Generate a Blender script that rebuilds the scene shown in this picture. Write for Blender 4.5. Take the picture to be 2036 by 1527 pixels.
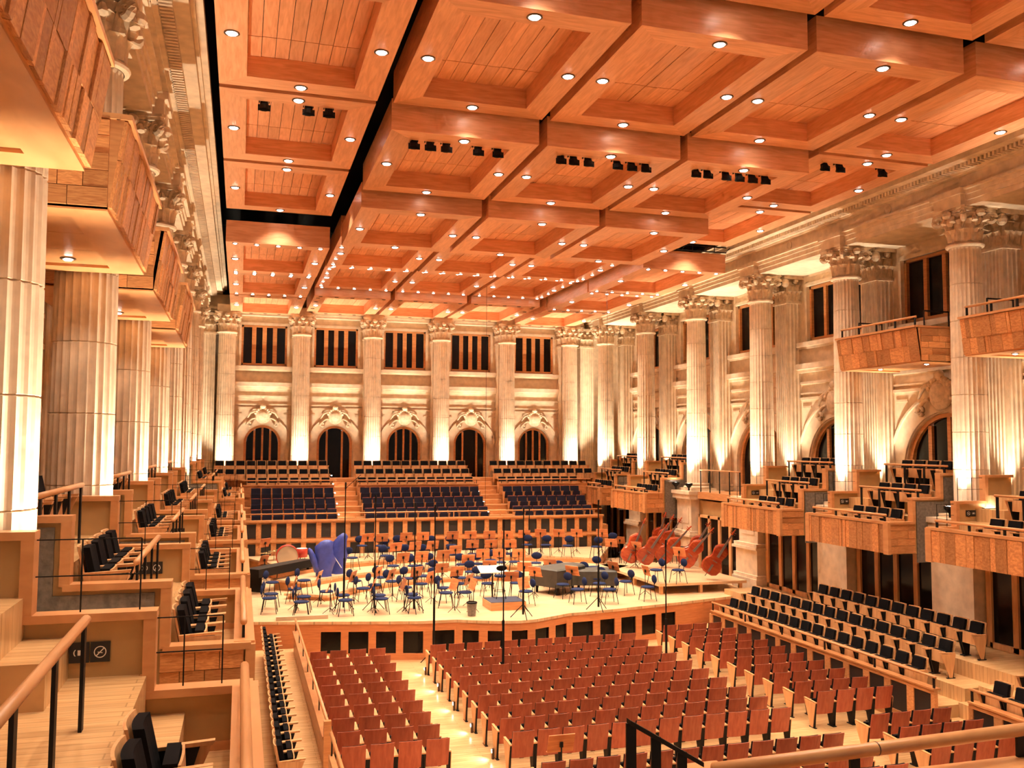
import bpy, math, random
from mathutils import Vector, Matrix
random.seed(7)
for _o in list(bpy.data.objects): bpy.data.objects.remove(_o)
SC = bpy.context.scene; COL = SC.collection
PI = math.pi; sin, cos, R = math.sin, math.cos, math.radians

# ------------------------------------------------------------------ camera, world, exposure
CAMP = (0.787, -49.21, 6.75); YAW, PITCH, ROLL, FPX = 0.29065, 0.0674, 0.00519, 1799.5
cam = bpy.data.objects.new('camera', bpy.data.cameras.new('camera')); COL.objects.link(cam)
cam.data.sensor_width = 36; cam.data.lens = FPX * 36 / 2036; cam.data.clip_end = 300
_c, _s, _cp, _sp = cos(YAW), sin(YAW), cos(PITCH), sin(PITCH)
_r = Vector((_c, -_s, 0)); _f = Vector((_s * _cp, _c * _cp, _sp)); _u = Vector((-_s * _sp, -_c * _sp, _cp))
CR = _r * cos(ROLL) + _u * sin(ROLL); CU = -_r * sin(ROLL) + _u * cos(ROLL); CF = _f
cam.matrix_world = Matrix(((CR.x, CU.x, -CF.x, CAMP[0]), (CR.y, CU.y, -CF.y, CAMP[1]), (CR.z, CU.z, -CF.z, CAMP[2]), (0, 0, 0, 1)))
SC.camera = cam
def px(ix, iy, **k):
    "photo pixel -> point on the plane x=, y= or z="
    d = CF + CR * ((ix - 1018) / FPX) - CU * ((iy - 763.5) / FPX)
    (a, v), = k.items(); i = 'xyz'.index(a)
    return Vector(CAMP) + d * ((v - CAMP[i]) / d[i])
W = bpy.data.worlds.new('world'); SC.world = W; W.use_nodes = True
W.node_tree.nodes['Background'].inputs[0].default_value = (1.0, 0.74, 0.57, 1)
W.node_tree.nodes['Background'].inputs[1].default_value = 0.24
vs = SC.view_settings; vs.view_transform = 'Standard'; vs.look = 'None'; vs.gamma = 1; vs.use_curve_mapping = False
vs.exposure = 0.85
cy = SC.cycles; cy.max_bounces = 6; cy.diffuse_bounces = 4; cy.glossy_bounces = 2; cy.transmission_bounces = 1; cy.caustics_reflective = False; cy.caustics_refractive = False
cy.sample_clamp_indirect = 4; cy.use_adaptive_sampling = True; cy.adaptive_threshold = .12; cy.adaptive_min_samples = 10; cy.use_denoising = True
WARM = (1.0, 0.80, 0.60)
P_DOWN, P_STAGE, P_UP = 300, 430, 1700      # watts of one downlight, one stage light, one column floodlight

# ------------------------------------------------------------------ helpers
class MB:
    def __init__(s, xf=None): s.v = []; s.f = []; s.m = []; s.xf = xf
    def add(s, vs, fs, mi=0):
        o = len(s.v)
        s.v += [s.xf(*p) for p in vs] if s.xf else [tuple(p) for p in vs]
        s.f += [tuple(i + o for i in f) for f in fs]; s.m += [mi] * len(fs)
        return s
    def box(s, x0, x1, y0, y1, z0, z1, mi=0):
        return s.add([(x0,y0,z0),(x1,y0,z0),(x1,y1,z0),(x0,y1,z0),(x0,y0,z1),(x1,y0,z1),(x1,y1,z1),(x0,y1,z1)],
            [(0,3,2,1),(4,5,6,7),(0,1,5,4),(1,2,6,5),(2,3,7,6),(3,0,4,7)], mi)
    def prism(s, pts, a0, a1, axis, mi=0):
        "polygon pts extruded along axis; pts are the two other coordinates in xyz order"
        n = len(pts)
        def P(p, a): return (a, p[0], p[1]) if axis == 'x' else (p[0], a, p[1]) if axis == 'y' else (p[0], p[1], a)
        fs = [tuple(range(n)), tuple(range(2*n-1, n-1, -1))] + [(i, (i+1) % n, n + (i+1) % n, n + i) for i in range(n)]
        return s.add([P(p, a0) for p in pts] + [P(p, a1) for p in pts], fs, mi)
    def hexa(s, b, t, mi=0):
        return s.add(list(b) + list(t), [(0,3,2,1),(4,5,6,7),(0,1,5,4),(1,2,6,5),(2,3,7,6),(3,0,4,7)], mi)
    def tube(s, pts, r, n=8, mi=0, cap=True):
        pts = [Vector(p) for p in pts]; rs = r if isinstance(r, (list, tuple)) else [r] * len(pts)
        o = []; fs = []
        for i, p in enumerate(pts):
            d = (pts[min(i+1, len(pts)-1)] - pts[max(i-1, 0)]).normalized()
            a = Vector((0,0,1)) if abs(d.z) < .95 else Vector((1,0,0))
            u = d.cross(a).normalized(); w = d.cross(u)
            o += [tuple(p + (u*cos(2*PI*k/n) + w*sin(2*PI*k/n)) * rs[i]) for k in range(n)]
        for i in range(len(pts)-1):
            fs += [(i*n+k, i*n+(k+1) % n, (i+1)*n+(k+1) % n, (i+1)*n+k) for k in range(n)]
        if cap: fs += [tuple(range(n)), tuple(range((len(pts)-1)*n, len(pts)*n))]
        return s.add(o, fs, mi)
    def lathe(s, prof, n=24, c=(0,0,0), mi=0, cap=True):
        o = []; fs = []
        for r, z in prof: o += [(c[0]+r*cos(2*PI*k/n), c[1]+r*sin(2*PI*k/n), c[2]+z) for k in range(n)]
        for i in range(len(prof)-1):
            fs += [(i*n+k, i*n+(k+1) % n, (i+1)*n+(k+1) % n, (i+1)*n+k) for k in range(n)]
        if cap: fs += [tuple(range(n)), tuple(range((len(prof)-1)*n, len(prof)*n))]
        return s.add(o, fs, mi)
    def ball(s, c, r, n=10, m=6, mi=0):
        rx, ry, rz = r if isinstance(r, tuple) else (r, r, r)
        o = [(c[0], c[1], c[2]-rz)]; fs = []
        for i in range(1, m):
            a = -PI/2 + PI*i/m
            o += [(c[0]+rx*cos(a)*cos(2*PI*k/n), c[1]+ry*cos(a)*sin(2*PI*k/n), c[2]+rz*sin(a)) for k in range(n)]
        o.append((c[0], c[1], c[2]+rz)); T = len(o)-1
        for k in range(n):
            fs.append((0, 1+(k+1) % n, 1+k)); fs.append((T, 1+(m-2)*n+k, 1+(m-2)*n+(k+1) % n))
            for i in range(m-2): fs.append((1+i*n+k, 1+i*n+(k+1) % n, 1+(i+1)*n+(k+1) % n, 1+(i+1)*n+k))
        return s.add(o, fs, mi)
    def mesh(s, name, mats, smooth=False):
        me = bpy.data.meshes.new(name); me.from_pydata(s.v, [], s.f)
        for m in (mats if isinstance(mats, (list, tuple)) else [mats]): me.materials.append(m)
        if any(s.m): me.polygons.foreach_set('material_index', s.m)
        if smooth: me.polygons.foreach_set('use_smooth', [True]*len(s.f))
        import bmesh
        bm = bmesh.new(); bm.from_mesh(me); bmesh.ops.recalc_face_normals(bm, faces=bm.faces); bm.to_mesh(me); bm.free()
        me.update(); return me
    def build(s, name, mats, parent=None, smooth=False, loc=None, rotz=0):
        return link(name, s.mesh(name, mats, smooth), parent, loc, rotz)
def link(name, me, parent=None, loc=None, rotz=0):
    o = bpy.data.objects.new(name, me); COL.objects.link(o)
    if parent is not None: o.parent = parent
    if loc is not None: o.location = loc
    if rotz: o.rotation_euler = (0, 0, rotz)
    return o
def tag(o, label=None, cat=None, group=None, kind=None):
    for k, v in (('label', label), ('category', cat), ('group', group), ('kind', kind)):
        if v: o[k] = v
    return o
def thing(name, label, cat, loc=(0,0,0), rotz=0, group=None):
    return tag(link(name, None, None, loc, rotz), label, cat, group)
def struct(name, mb, m, parent=None, smooth=False, label=None):
    return tag(mb.build(name, m, parent, smooth), label, kind=None if parent else 'structure')
def sempty(name, label=None): return tag(link(name, None), label, kind='structure')
def subst(parts, root):
    "parts: list of (name, mesh, children) linked under root"
    for p in parts:
        o = link(p[0], p[1], root)
        for c in (p[2] if len(p) > 2 else []): link(c[0], c[1], o)
ORD = 'first second third fourth fifth sixth seventh eighth ninth tenth eleventh twelfth thirteenth fourteenth fifteenth sixteenth'.split()

# ------------------------------------------------------------------ materials
def _new(name):
    m = bpy.data.materials.new(name); m.use_nodes = True; nt = m.node_tree
    return m, nt, nt.nodes['Principled BSDF'], nt.nodes.new, nt.links.new
def plain(name, c, rough=.5, metal=0, noise=0, nscale=8, bump=0, spec=.5):
    m, nt, b, N, L = _new(name)
    b.inputs['Base Color'].default_value = (*c, 1); b.inputs['Roughness'].default_value = rough; b.inputs['Metallic'].default_value = metal
    b.inputs['Specular IOR Level'].default_value = spec
    if noise or bump:
        t = N('ShaderNodeTexCoord'); n = N('ShaderNodeTexNoise'); n.inputs['Scale'].default_value = nscale; n.inputs['Detail'].default_value = 3
        L(t.outputs['Object'], n.inputs['Vector'])
        if noise:
            r = N('ShaderNodeValToRGB'); r.color_ramp.elements[0].position = .3; r.color_ramp.elements[1].position = .7
            r.color_ramp.elements[0].color = (*[x*(1-noise) for x in c], 1); r.color_ramp.elements[1].color = (*[min(1, x*(1+noise*.6)) for x in c], 1)
            L(n.outputs['Fac'], r.inputs[0]); L(r.outputs[0], b.inputs['Base Color'])
        if bump:
            p = N('ShaderNodeBump'); p.inputs['Strength'].default_value = bump; p.inputs['Distance'].default_value = .02
            L(n.outputs['Fac'], p.inputs['Height']); L(p.outputs[0], b.inputs['Normal'])
    return m
def wood(name, c1, c2, scale=(1, 12, 12), rough=.38, rnd=.22, boards=None):
    m, nt, b, N, L = _new(name)
    t = N('ShaderNodeTexCoord'); mp = N('ShaderNodeMapping'); mp.inputs['Scale'].default_value = scale
    n = N('ShaderNodeTexNoise'); n.inputs['Scale'].default_value = 1.6; n.inputs['Detail'].default_value = 2.5; n.inputs['Distortion'].default_value = .6
    oi = N('ShaderNodeObjectInfo'); ad = N('ShaderNodeVectorMath'); ad.operation = 'ADD'
    ml = N('ShaderNodeMath'); ml.operation = 'MULTIPLY'; ml.inputs[1].default_value = 37
    L(oi.outputs['Random'], ml.inputs[0]); L(t.outputs['Object'], mp.inputs[0]); L(mp.outputs[0], ad.inputs[0]); L(ml.outputs[0], ad.inputs[1]); L(ad.outputs[0], n.inputs['Vector'])
    r = N('ShaderNodeValToRGB'); r.color_ramp.elements[0].position = .32; r.color_ramp.elements[1].position = .68
    r.color_ramp.elements[0].color = (*c1, 1); r.color_ramp.elements[1].color = (*c2, 1); L(n.outputs['Fac'], r.inputs[0])
    h = N('ShaderNodeHueSaturation'); mr = N('ShaderNodeMapRange'); mr.inputs['To Min'].default_value = 1-rnd; mr.inputs['To Max'].default_value = 1+rnd
    L(oi.outputs['Random'], mr.inputs['Value']); L(mr.outputs[0], h.inputs['Value']); L(r.outputs[0], h.inputs['Color'])
    out = h.outputs[0]
    if boards:
        br = N('ShaderNodeTexBrick'); br.inputs['Scale'].default_value = 1; br.inputs['Mortar Size'].default_value = .006
        br.inputs['Brick Width'].default_value = boards[0]; br.inputs['Row Height'].default_value = boards[1]
        br.inputs['Color1'].default_value = (.8, .8, .8, 1); br.inputs['Color2'].default_value = (1, 1, 1, 1); br.inputs['Mortar'].default_value = (.5, .5, .5, 1)
        mx = N('ShaderNodeMix'); mx.data_type = 'RGBA'; mx.blend_type = 'MULTIPLY'; mx.inputs[0].default_value = .7
        L(t.outputs['Object'], br.inputs['Vector']); L(out, mx.inputs[6]); L(br.outputs['Color'], mx.inputs[7]); out = mx.outputs[2]
    L(out, b.inputs['Base Color']); b.inputs['Roughness'].default_value = rough
    return m
def emit(name, c, s):
    m, nt, b, N, L = _new(name)
    b.inputs['Base Color'].default_value = (*c, 1); b.inputs['Emission Color'].default_value = (*c, 1); b.inputs['Emission Strength'].default_value = s
    m.cycles.emission_sampling = 'NONE'
    return m
M = {}
M['ceil'] = wood('ceiling_maple', (.72, .32, .155), (.90, .46, .25), (9, 1, 9), .35, .12)
M['ceilx'] = wood('ceiling_maple_cross', (.72, .32, .155), (.90, .46, .25), (1, 9, 9), .35, .12)
M['wood'] = wood('honey_wood', (.50, .21, .075), (.66, .31, .12), (1.5, 1.5, 12), .4, .15)
M['woodh'] = wood('honey_wood_rail', (.58, .26, .10), (.68, .33, .135), (2.5, 1.0, 5), .32, .06)
M['plank'] = wood('orange_plank', (.46, .17, .055), (.68, .32, .12), (2, 2, 9), .4, .3)
M['seatw'] = wood('red_brown_veneer', (.34, .072, .042), (.45, .115, .062), (9, 9, 1), .38, .12)
M['seatl'] = wood('pale_veneer', (.58, .29, .12), (.72, .40, .18), (9, 9, 1), .4, .1)
M['stagef'] = wood('stage_boards', (.72, .45, .24), (.86, .59, .35), (1, 10, 1), .3, .03, boards=(3.0, .14))
M['floor'] = wood('parterre_boards', (.62, .36, .16), (.76, .48, .23), (1, 10, 1), .25, .03, boards=(2.4, .12))
M['stagew'] = wood('stage_fascia_wood', (.56, .20, .075), (.66, .26, .10), (1.5, 1.5, 12), .4, .05)
M['stone'] = plain('warm_limestone', (.76, .60, .43), .8, noise=.16, nscale=3.5, bump=.35)
M['stoned'] = plain('carved_limestone', (.70, .53, .36), .8, noise=.22, nscale=7, bump=.4)
M['plaster'] = plain('tan_plaster', (.50, .31, .13), .75, noise=.1, nscale=3, bump=.1)
M['slate'] = plain('grey_slate', (.19, .165, .14), .35, noise=.35, nscale=14, bump=.8)
M['black'] = plain('black_upholstery', (.007, .006, .007), .9, spec=.1)
M['metal'] = plain('black_steel', (.01, .009, .009), .5, .2, spec=.25)
M['glass'] = plain('dark_glass', (.006, .005, .005), .15, spec=.2)
M['grille'] = plain('dark_grille', (.022, .018, .018), .45, noise=.4, nscale=30)
M['blue'] = plain('blue_fabric', (.016, .024, .075), .85, spec=.15)
M['navy'] = plain('navy_upholstery', (.016, .016, .032), .85, spec=.15)
M['harp'] = plain('blue_cover_cloth', (.045, .065, .34), .5, noise=.2, nscale=5, bump=.5)
M['varnish'] = wood('red_varnish', (.32, .032, .013), (.46, .085, .024), (2, 2, 7), .18, .2)
M['ebony'] = plain('fingerboard', (.16, .12, .10), .3)
M['cover'] = plain('grey_padded_cover', (.05, .043, .032), .6, noise=.3, nscale=3, bump=.4)
M['desk'] = wood('stand_desk_wood', (.48, .14, .05), (.66, .27, .10), (1, 8, 8), .4, .25)
M['white'] = plain('white_paper', (.85, .8, .7), .6)
M['skin'] = plain('drum_head', (.55, .42, .28), .5)
M['redlac'] = plain('red_lacquer', (.45, .05, .03), .25)
M['brass'] = plain('cymbal_brass', (.75, .6, .3), .25, .8)
M['carpet'] = plain('podium_carpet', (.045, .05, .085), .9)
M['void'] = plain('roof_void', (.008, .007, .007), .9)
M['lamp'] = emit('lamp_glow', (1, .93, .82), 14)
M['sign'] = plain('sign_black', (.01, .01, .01), .5)
M['signw'] = plain('sign_white', (.8, .78, .72), .5)
M['trim'] = plain('downlight_trim', (.10, .06, .04), .3, .5)

def spot(name, loc, d, w, ang=70, col=WARM, rad=.08, blend=.6):
    l = bpy.data.lights.new(name, 'SPOT'); l.energy = w; l.color = col; l.spot_size = R(ang); l.spot_blend = blend; l.shadow_soft_size = rad
    o = bpy.data.objects.new(name, l); COL.objects.link(o); o.location = loc
    o.rotation_euler = Vector(d).to_track_quat('-Z', 'Y').to_euler(); return o

# ------------------------------------------------------------------ layout constants
XR, XL, XM = 20.7, -1.51, 9.6
YRC = [-1.32 - 5.38*k for k in range(8)]
YLC = [-2.01 - 5.38*k for k in range(9)]        # -2.01 ... -45.05
NECK, CAPTOP, BASEZ = 12.47, 13.57, 4.75
STZ = 1.2                                        # stage level

# ------------------------------------------------------------------ floor, roof void, walls
struct('floor', MB().box(-3.2, 22.4, -60, 1.2, -.2, 0), M['floor'], label='pale boarded parterre floor')
struct('ceiling', MB().box(-3.4, 22.7, -60, 1.3, 18.4, 18.6), M['void'], label='black roof void above the wooden panels')
WB, WR, WL = .9, 22.3, -3.1
def T_back(a, d, z): return (a, WB - d, z)
def T_right(a, d, z): return (WR - d, a, z)
def T_left(a, d, z): return (WL + d, a, z)
def arc(am, zs, r, n=18, rev=False):
    p = [(am - r*cos(PI*i/n), zs + r*sin(PI*i/n)) for i in range(n+1)]
    return p[::-1] if rev else p
NWIN = [0]; NDOOR = [0]
CART = {}
def cartouche(s):
    if s in CART: return CART[s]
    mb = MB()
    mb.ball((0, 0, 0), (.40*s, .16, .42*s), 14, 8)
    mb.ball((0, -.10, .03), (.26*s, .1, .27*s), 12, 6)
    for k in range(9):
        a = PI*(.12 + .76*k/8); mb.ball((.40*s*cos(a), -.04, .40*s*sin(a)), .085*s, 6, 4)
    mb.ball((0, -.06, .5*s), (.16*s, .12, .13*s), 8, 5)
    for q in (-1, 1):
        sp = [(q*(.36+.46*t)*s, -.05, (-.12 - .34*t + .1*sin(t*PI))*s) for t in [i/8 for i in range(9)]]
        sp += [(q*(.82 + .15*cos(a)*(1-a/9))*s - q*.13*s, -.05, (-.45 + .17*sin(a)*(1-a/9))*s) for a in [i*.6 for i in range(0, 11)]]
        mb.tube(sp, .055*s, 6)
        mb.tube([(q*.30*s, -.04, .30*s), (q*.62*s, -.03, .16*s), (q*.78*s, -.02, -.1*s)], [.07*s, .06*s, .03*s], 6)
    CART[s] = mb.mesh('cartouche', M['stoned'], True); return CART[s]
def wall_bay(wall, xf, a0, a1, ra, zs, wh, rot, opened=False, npane=4):
    am = (a0 + a1)/2; zb = 4.3
    b = MB(xf)
    b.box(a0, am-ra, -.4, 0, zb, zs); b.box(am+ra, a1, -.4, 0, zb, zs)
    b.prism([(a0, zs), (a0, 8.62), (a1, 8.62), (a1, zs)] + arc(am, zs, ra, rev=True), -.4, 0, 'y')
    b.box(a0, a1, -.4, 0, 8.62, 10.92)
    b.box(a0, am-wh, -.4, 0, 10.92, 13.12); b.box(am+wh, a1, -.4, 0, 10.92, 13.12); b.box(a0, a1, -.4, 0, 13.12, 14.2)
    struct('wall_face', b, M['stone'], wall)
    # mouldings between the pilasters
    for nm, z0, z1, d in (('string_course', 8.60, 8.70, .10), ('string_course', 8.80, 8.88, .07), ('string_course', 9.22, 9.32, .09), ('cornice', 9.68, 9.80, .16),
                          ('cornice', 9.80, 10.02, .30), ('ledge', 10.62, 10.70, .12), ('ledge', 10.70, 10.88, .24)):
        struct(nm, MB(xf).box(a0, a1, -.02, d, z0, z1), M['stone'], wall)
    r = MB(xf); w = .42 if ra < 1.2 else .6
    r.prism(arc(am, zs, ra + w) + arc(am, zs, ra + .04, rev=True), 0, .07, 'y')
    r.prism(arc(am, zs, ra + w + .07) + arc(am, zs, ra + w, rev=True), 0, .14, 'y')
    for q in (-1, 1):
        r.box(am + q*(ra+.04), am + q*(ra+w), 0, .07, zb, zs)
    struct('archivolt', r, M['stone'], wall)
    for q in (-1, 1):
        p = am + q*(a1-a0)*.36
        struct('spandrel_panel', MB(xf).box(p-.28, p+.28, 0, .04, 8.28, 8.36), M['stoned'], wall)
    s = 1.0 if ra < 1.2 else 1.25
    c = link('cartouche', cartouche(s), wall); c.location = xf(am, .16, zs + ra + .48*s); c.rotation_euler = (0, 0, rot)
    # arched glazed door
    NDOOR[0] += 1
    d = sempty('door_%d' % NDOOR[0], 'arched door of dark glass in an orange wooden frame')
    fr = MB(xf); fr.prism(arc(am, zs, ra) + arc(am, zs, ra-.13, rev=True), -.32, -.1, 'y')
    for q in (-1, 1): fr.box(am + q*(ra-.13), am + q*ra, -.32, -.1, zb, zs)
    fr.build('door_frame', M['wood'], d)
    ri = ra - .13; n = npane; pw = 2*ri/n; mw = .11*min(1.4, ra)
    for i in range(n):
        l, h = am - ri + i*pw + (mw/2 if i else 0), am - ri + (i+1)*pw - (mw/2 if i < n-1 else 0)
        if opened and 0 < i < n-1:
            if i > 1: continue
            l, h = am - ri + pw + mw/2, am + ri - pw - mw/2
        top = [(x, zs + math.sqrt(max(0.0004, ri*ri - (x-am)**2))) for x in [h + (l-h)*k/6 for k in range(7)]]
        MB(xf).prism([(l, zb), (h, zb)] + top, -.26, -.22, 'y').build('pane', M['glass'], d)
    for i in range(1, n):
        if opened and i == n/2: continue
        x = am - ri + i*pw; zt = zs + math.sqrt(max(.01, ri*ri - (abs(x-am)+mw/2)**2))
        MB(xf).box(x-mw/2, x+mw/2, -.28, -.12, zb, zt).build('mullion', M['wood'], d)
    # upper window
    NWIN[0] += 1
    wn = sempty('window_%d' % NWIN[0], 'upper window with tall dark panes in an orange wooden frame')
    z0, z1 = 10.95, 13.1; f = .10
    fr = MB(xf).box(am-wh, am+wh, -.3, -.08, z0, z0+f).box(am-wh, am+wh, -.3, -.08, z1-f, z1)
    for q in (-1, 1): fr.box(am+q*wh, am+q*(wh-f), -.3, -.08, z0, z1)
    fr.build('window_frame', M['wood'], wn)
    pw = 2*(wh-f)/4; mw = .22 if wh < 1.5 else .16
    for i in range(4):
        l, h = am-wh+f+i*pw, am-wh+f+(i+1)*pw
        MB(xf).box(l, h, -.24, -.2, z0+f, z1-f).build('pane', M['glass'], wn)
        if i: MB(xf).box(l-mw/2, l+mw/2, -.28, -.1, z0+f, z1-f).build('mullion', M['wood'], wn)
    sm = MB(xf)                                         # stone window surround
    for q in (-1, 1): sm.box(am+q*wh, am+q*(wh+.13), 0, .07, z0-.05, z1+.13)
    sm.box(am-wh, am+wh, 0, .07, z1, z1+.13)
    struct('window_surround', sm, M['stone'], wall)

wback = sempty('wall_back', 'cream stone back wall with five bays'); wright = sempty('wall_right', 'cream stone right wall'); wleft = sempty('wall_left', 'cream stone left wall')
for i in range(5): wall_bay(wback, T_back, 3.8*i, 3.8*i+3.8, .95, 6.8, 1.18, 0, opened=i in (1, 3))
struct('wall_face', MB().box(-3.2, 0, .9, 1.3, 0, 14.2).box(19, 22.4, .9, 1.3, 0, 14.2).box(0, 19, .9, 1.3, 0, 4.3), M['stone'], wback)
for k in range(6): wall_bay(wright, T_right, YRC[k+1], YRC[k], 1.8, 6.05, 1.8, -PI/2)
for k in range(7): wall_bay(wleft, T_left, YLC[k+1], YLC[k], 1.8, 6.05, 1.8, PI/2)
struct('wall_face', MB(T_right).box(-1.32, 1, -.4, 0, 4.3, 14.2).box(-60, YRC[6], -.4, 0, 4.3, 14.2), M['stone'], wright)
struct('wall_face', MB(T_left).box(-2.01, 1, -.4, 0, 4.3, 14.2).box(-60, YLC[7], -.4, 0, 4.3, 14.2), M['stone'], wleft)
struct('wall_face', MB().box(22.3, 22.7, -60, 1, -.2, 4.3).box(22.3, 22.7, -60, 1, 14.2, 18.5), M['plaster'], wright)
struct('wall_face', MB().box(-3.5, -3.1, -60, 1, -.2, 4.3).box(-3.5, -3.1, -60, 1, 14.2, 18.5), M['plaster'], wleft)
struct('wall_face', MB().box(-3.5, 22.7, .9, 1.3, 14.2, 18.5), M['void'], wback)

# ------------------------------------------------------------------ entablature
def entab(wall, xf, a0, a1, cols, front):
    "front = d of the column centre line from the wall"
    c = front
    for nm, d, z0, z1 in (('architrave', c+.38, CAPTOP, 13.72), ('architrave', c+.43, 13.72, 13.88), ('architrave', c+.48, 13.88, 14.0), ('architrave', c+.58, 14.0, 14.06),
                      ('frieze', c+.42, 14.06, 14.44), ('cornice', c+.6, 14.44, 14.5), ('cornice', c+.72, 14.5, 14.63), ('cornice', c+1.22, 14.63, 14.8), ('cornice', c+1.3, 14.8, 14.9), ('cornice', c+1.44, 14.9, 15.1)):
        struct(nm, MB(xf).box(a0, a1, 0, d, z0, z1), M['stone'], wall)
    for y in cols:
        struct('architrave_block', MB(xf).box(y-.52, y+.52, c-.3, c+.6, CAPTOP, 13.9).box(y-.6, y+.6, c-.3, c+.68, 13.9, 14.06), M['stone'], wall)
    dn = MB(xf); y = a0
    while y < a1: dn.box(y, y+.07, c+.7, c+.95, 14.5, 14.625); y += .14
    o = struct('dentil_course', dn, M['stone'], wall); o['kind'] = 'stuff'
    for y0, y1 in zip(cols[1:], cols[:-1]):
        m = (y0+y1)/2; t = MB(xf); n = 20
        for q in range(n):
            a, e = 2*PI*q/n, 2*PI*(q+1)/n
            t.add([(m+.135*cos(a), c+.40, 14.25+.135*sin(a)), (m+.17*cos(a), c+.40, 14.25+.17*sin(a)), (m+.17*cos(e), c+.40, 14.25+.17*sin(e)), (m+.135*cos(e), c+.40, 14.25+.135*sin(e)),
                   (m+.135*cos(a), c+.45, 14.25+.135*sin(a)), (m+.17*cos(a), c+.45, 14.25+.17*sin(a)), (m+.17*cos(e), c+.45, 14.25+.17*sin(e)), (m+.135*cos(e), c+.45, 14.25+.135*sin(e))],
                  [(0,3,2,1),(4,5,6,7),(0,1,5,4),(1,2,6,5),(2,3,7,6),(3,0,4,7)])
        struct('frieze_ring', t, M['stone'], wall)
entab(wright, T_right, -46, .9, YRC[:7], WR - XR)
entab(wleft, T_left, -46, .9, YLC[:8], XL - WL)
for nm, d, z0, z1 in (('architrave', .35, CAPTOP, 13.7), ('architrave', .45, 13.7, 13.8), ('architrave', .6, 13.8, 13.95), ('frieze', .35, 13.95, 14.6)):
    struct(nm, MB(T_back).box(-1, 20, 0, d, z0, z1), M['stone'], wback)
for i in range(6): struct('architrave_block', MB(T_back).box(3.8*i-.5, 3.8*i+.5, 0, 1.38, CAPTOP, 13.95), M['stone'], wback)

# ------------------------------------------------------------------ columns
def fluted(r0, r1, z0, z1, nf=24, seg=4, joints=6):
    mb = MB(); n = nf*seg; rings = []
    zs = [z0, z0+.06]
    for j in range(1, joints+1):
        z = z0 + (z1-z0)*j/(joints+1); zs += [z-.012, z, z+.012]
    zs += [z1-.06, z1]
    o = []; 
    for i, z in enumerate(zs):
        t = (z-z0)/(z1-z0); r = r0 + (r1-r0)*t**1.5
        jt = (2 <= i < len(zs)-2) and (i-2) % 3 == 1
        fl = 0 if i in (0, len(zs)-1) else .062
        for k in range(n):
            ph = (k % seg)/seg; s = sin(PI*ph)
            rr = r*(1 - fl*s**.8) - (.02 if jt else 0)
            o.append((rr*cos(2*PI*k/n), rr*sin(2*PI*k/n), z))
    fs = []
    for i in range(len(zs)-1):
        fs += [(i*n+k, i*n+(k+1) % n, (i+1)*n+(k+1) % n, (i+1)*n+k) for k in range(n)]
    return mb.add(o, fs)
def leaf(mb, ang, r0, h, w, z0, curl, square=False):
    "one acanthus leaf standing on the bell and curling outwards"
    nu, nv = 5, 7; o = []
    for j in range(nv):
        t = j/(nv-1)
        if t < .72: out, z = r0 + .05*t, z0 + h*t/.86
        else:
            a = (t-.72)/.28*PI*.85; out, z = r0 + .036 + curl*(1-cos(a))*.75, z0 + h*.72/.86 + curl*.8*sin(a)
        ww = w*(.75 + .35*sin(PI*min(1, t*1.15)))*(1 if t < .8 else 1-.5*(t-.8)/.2)
        for i in range(nu):
            u = i/(nu-1)*2-1
            lob = 1 + .12*((j % 2)*2-1)*abs(u)
            da = u*ww*.5*lob/max(out, .1)
            rr = out - .03*abs(u) + (.02 if i == 2 else 0)
            o.append((rr*cos(ang+da), rr*sin(ang+da), z))
    fs = [(j*nu+i, j*nu+i+1, (j+1)*nu+i+1, (j+1)*nu+i) for j in range(nv-1) for i in range(nu-1)]
    mb.add(o, fs)
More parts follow.
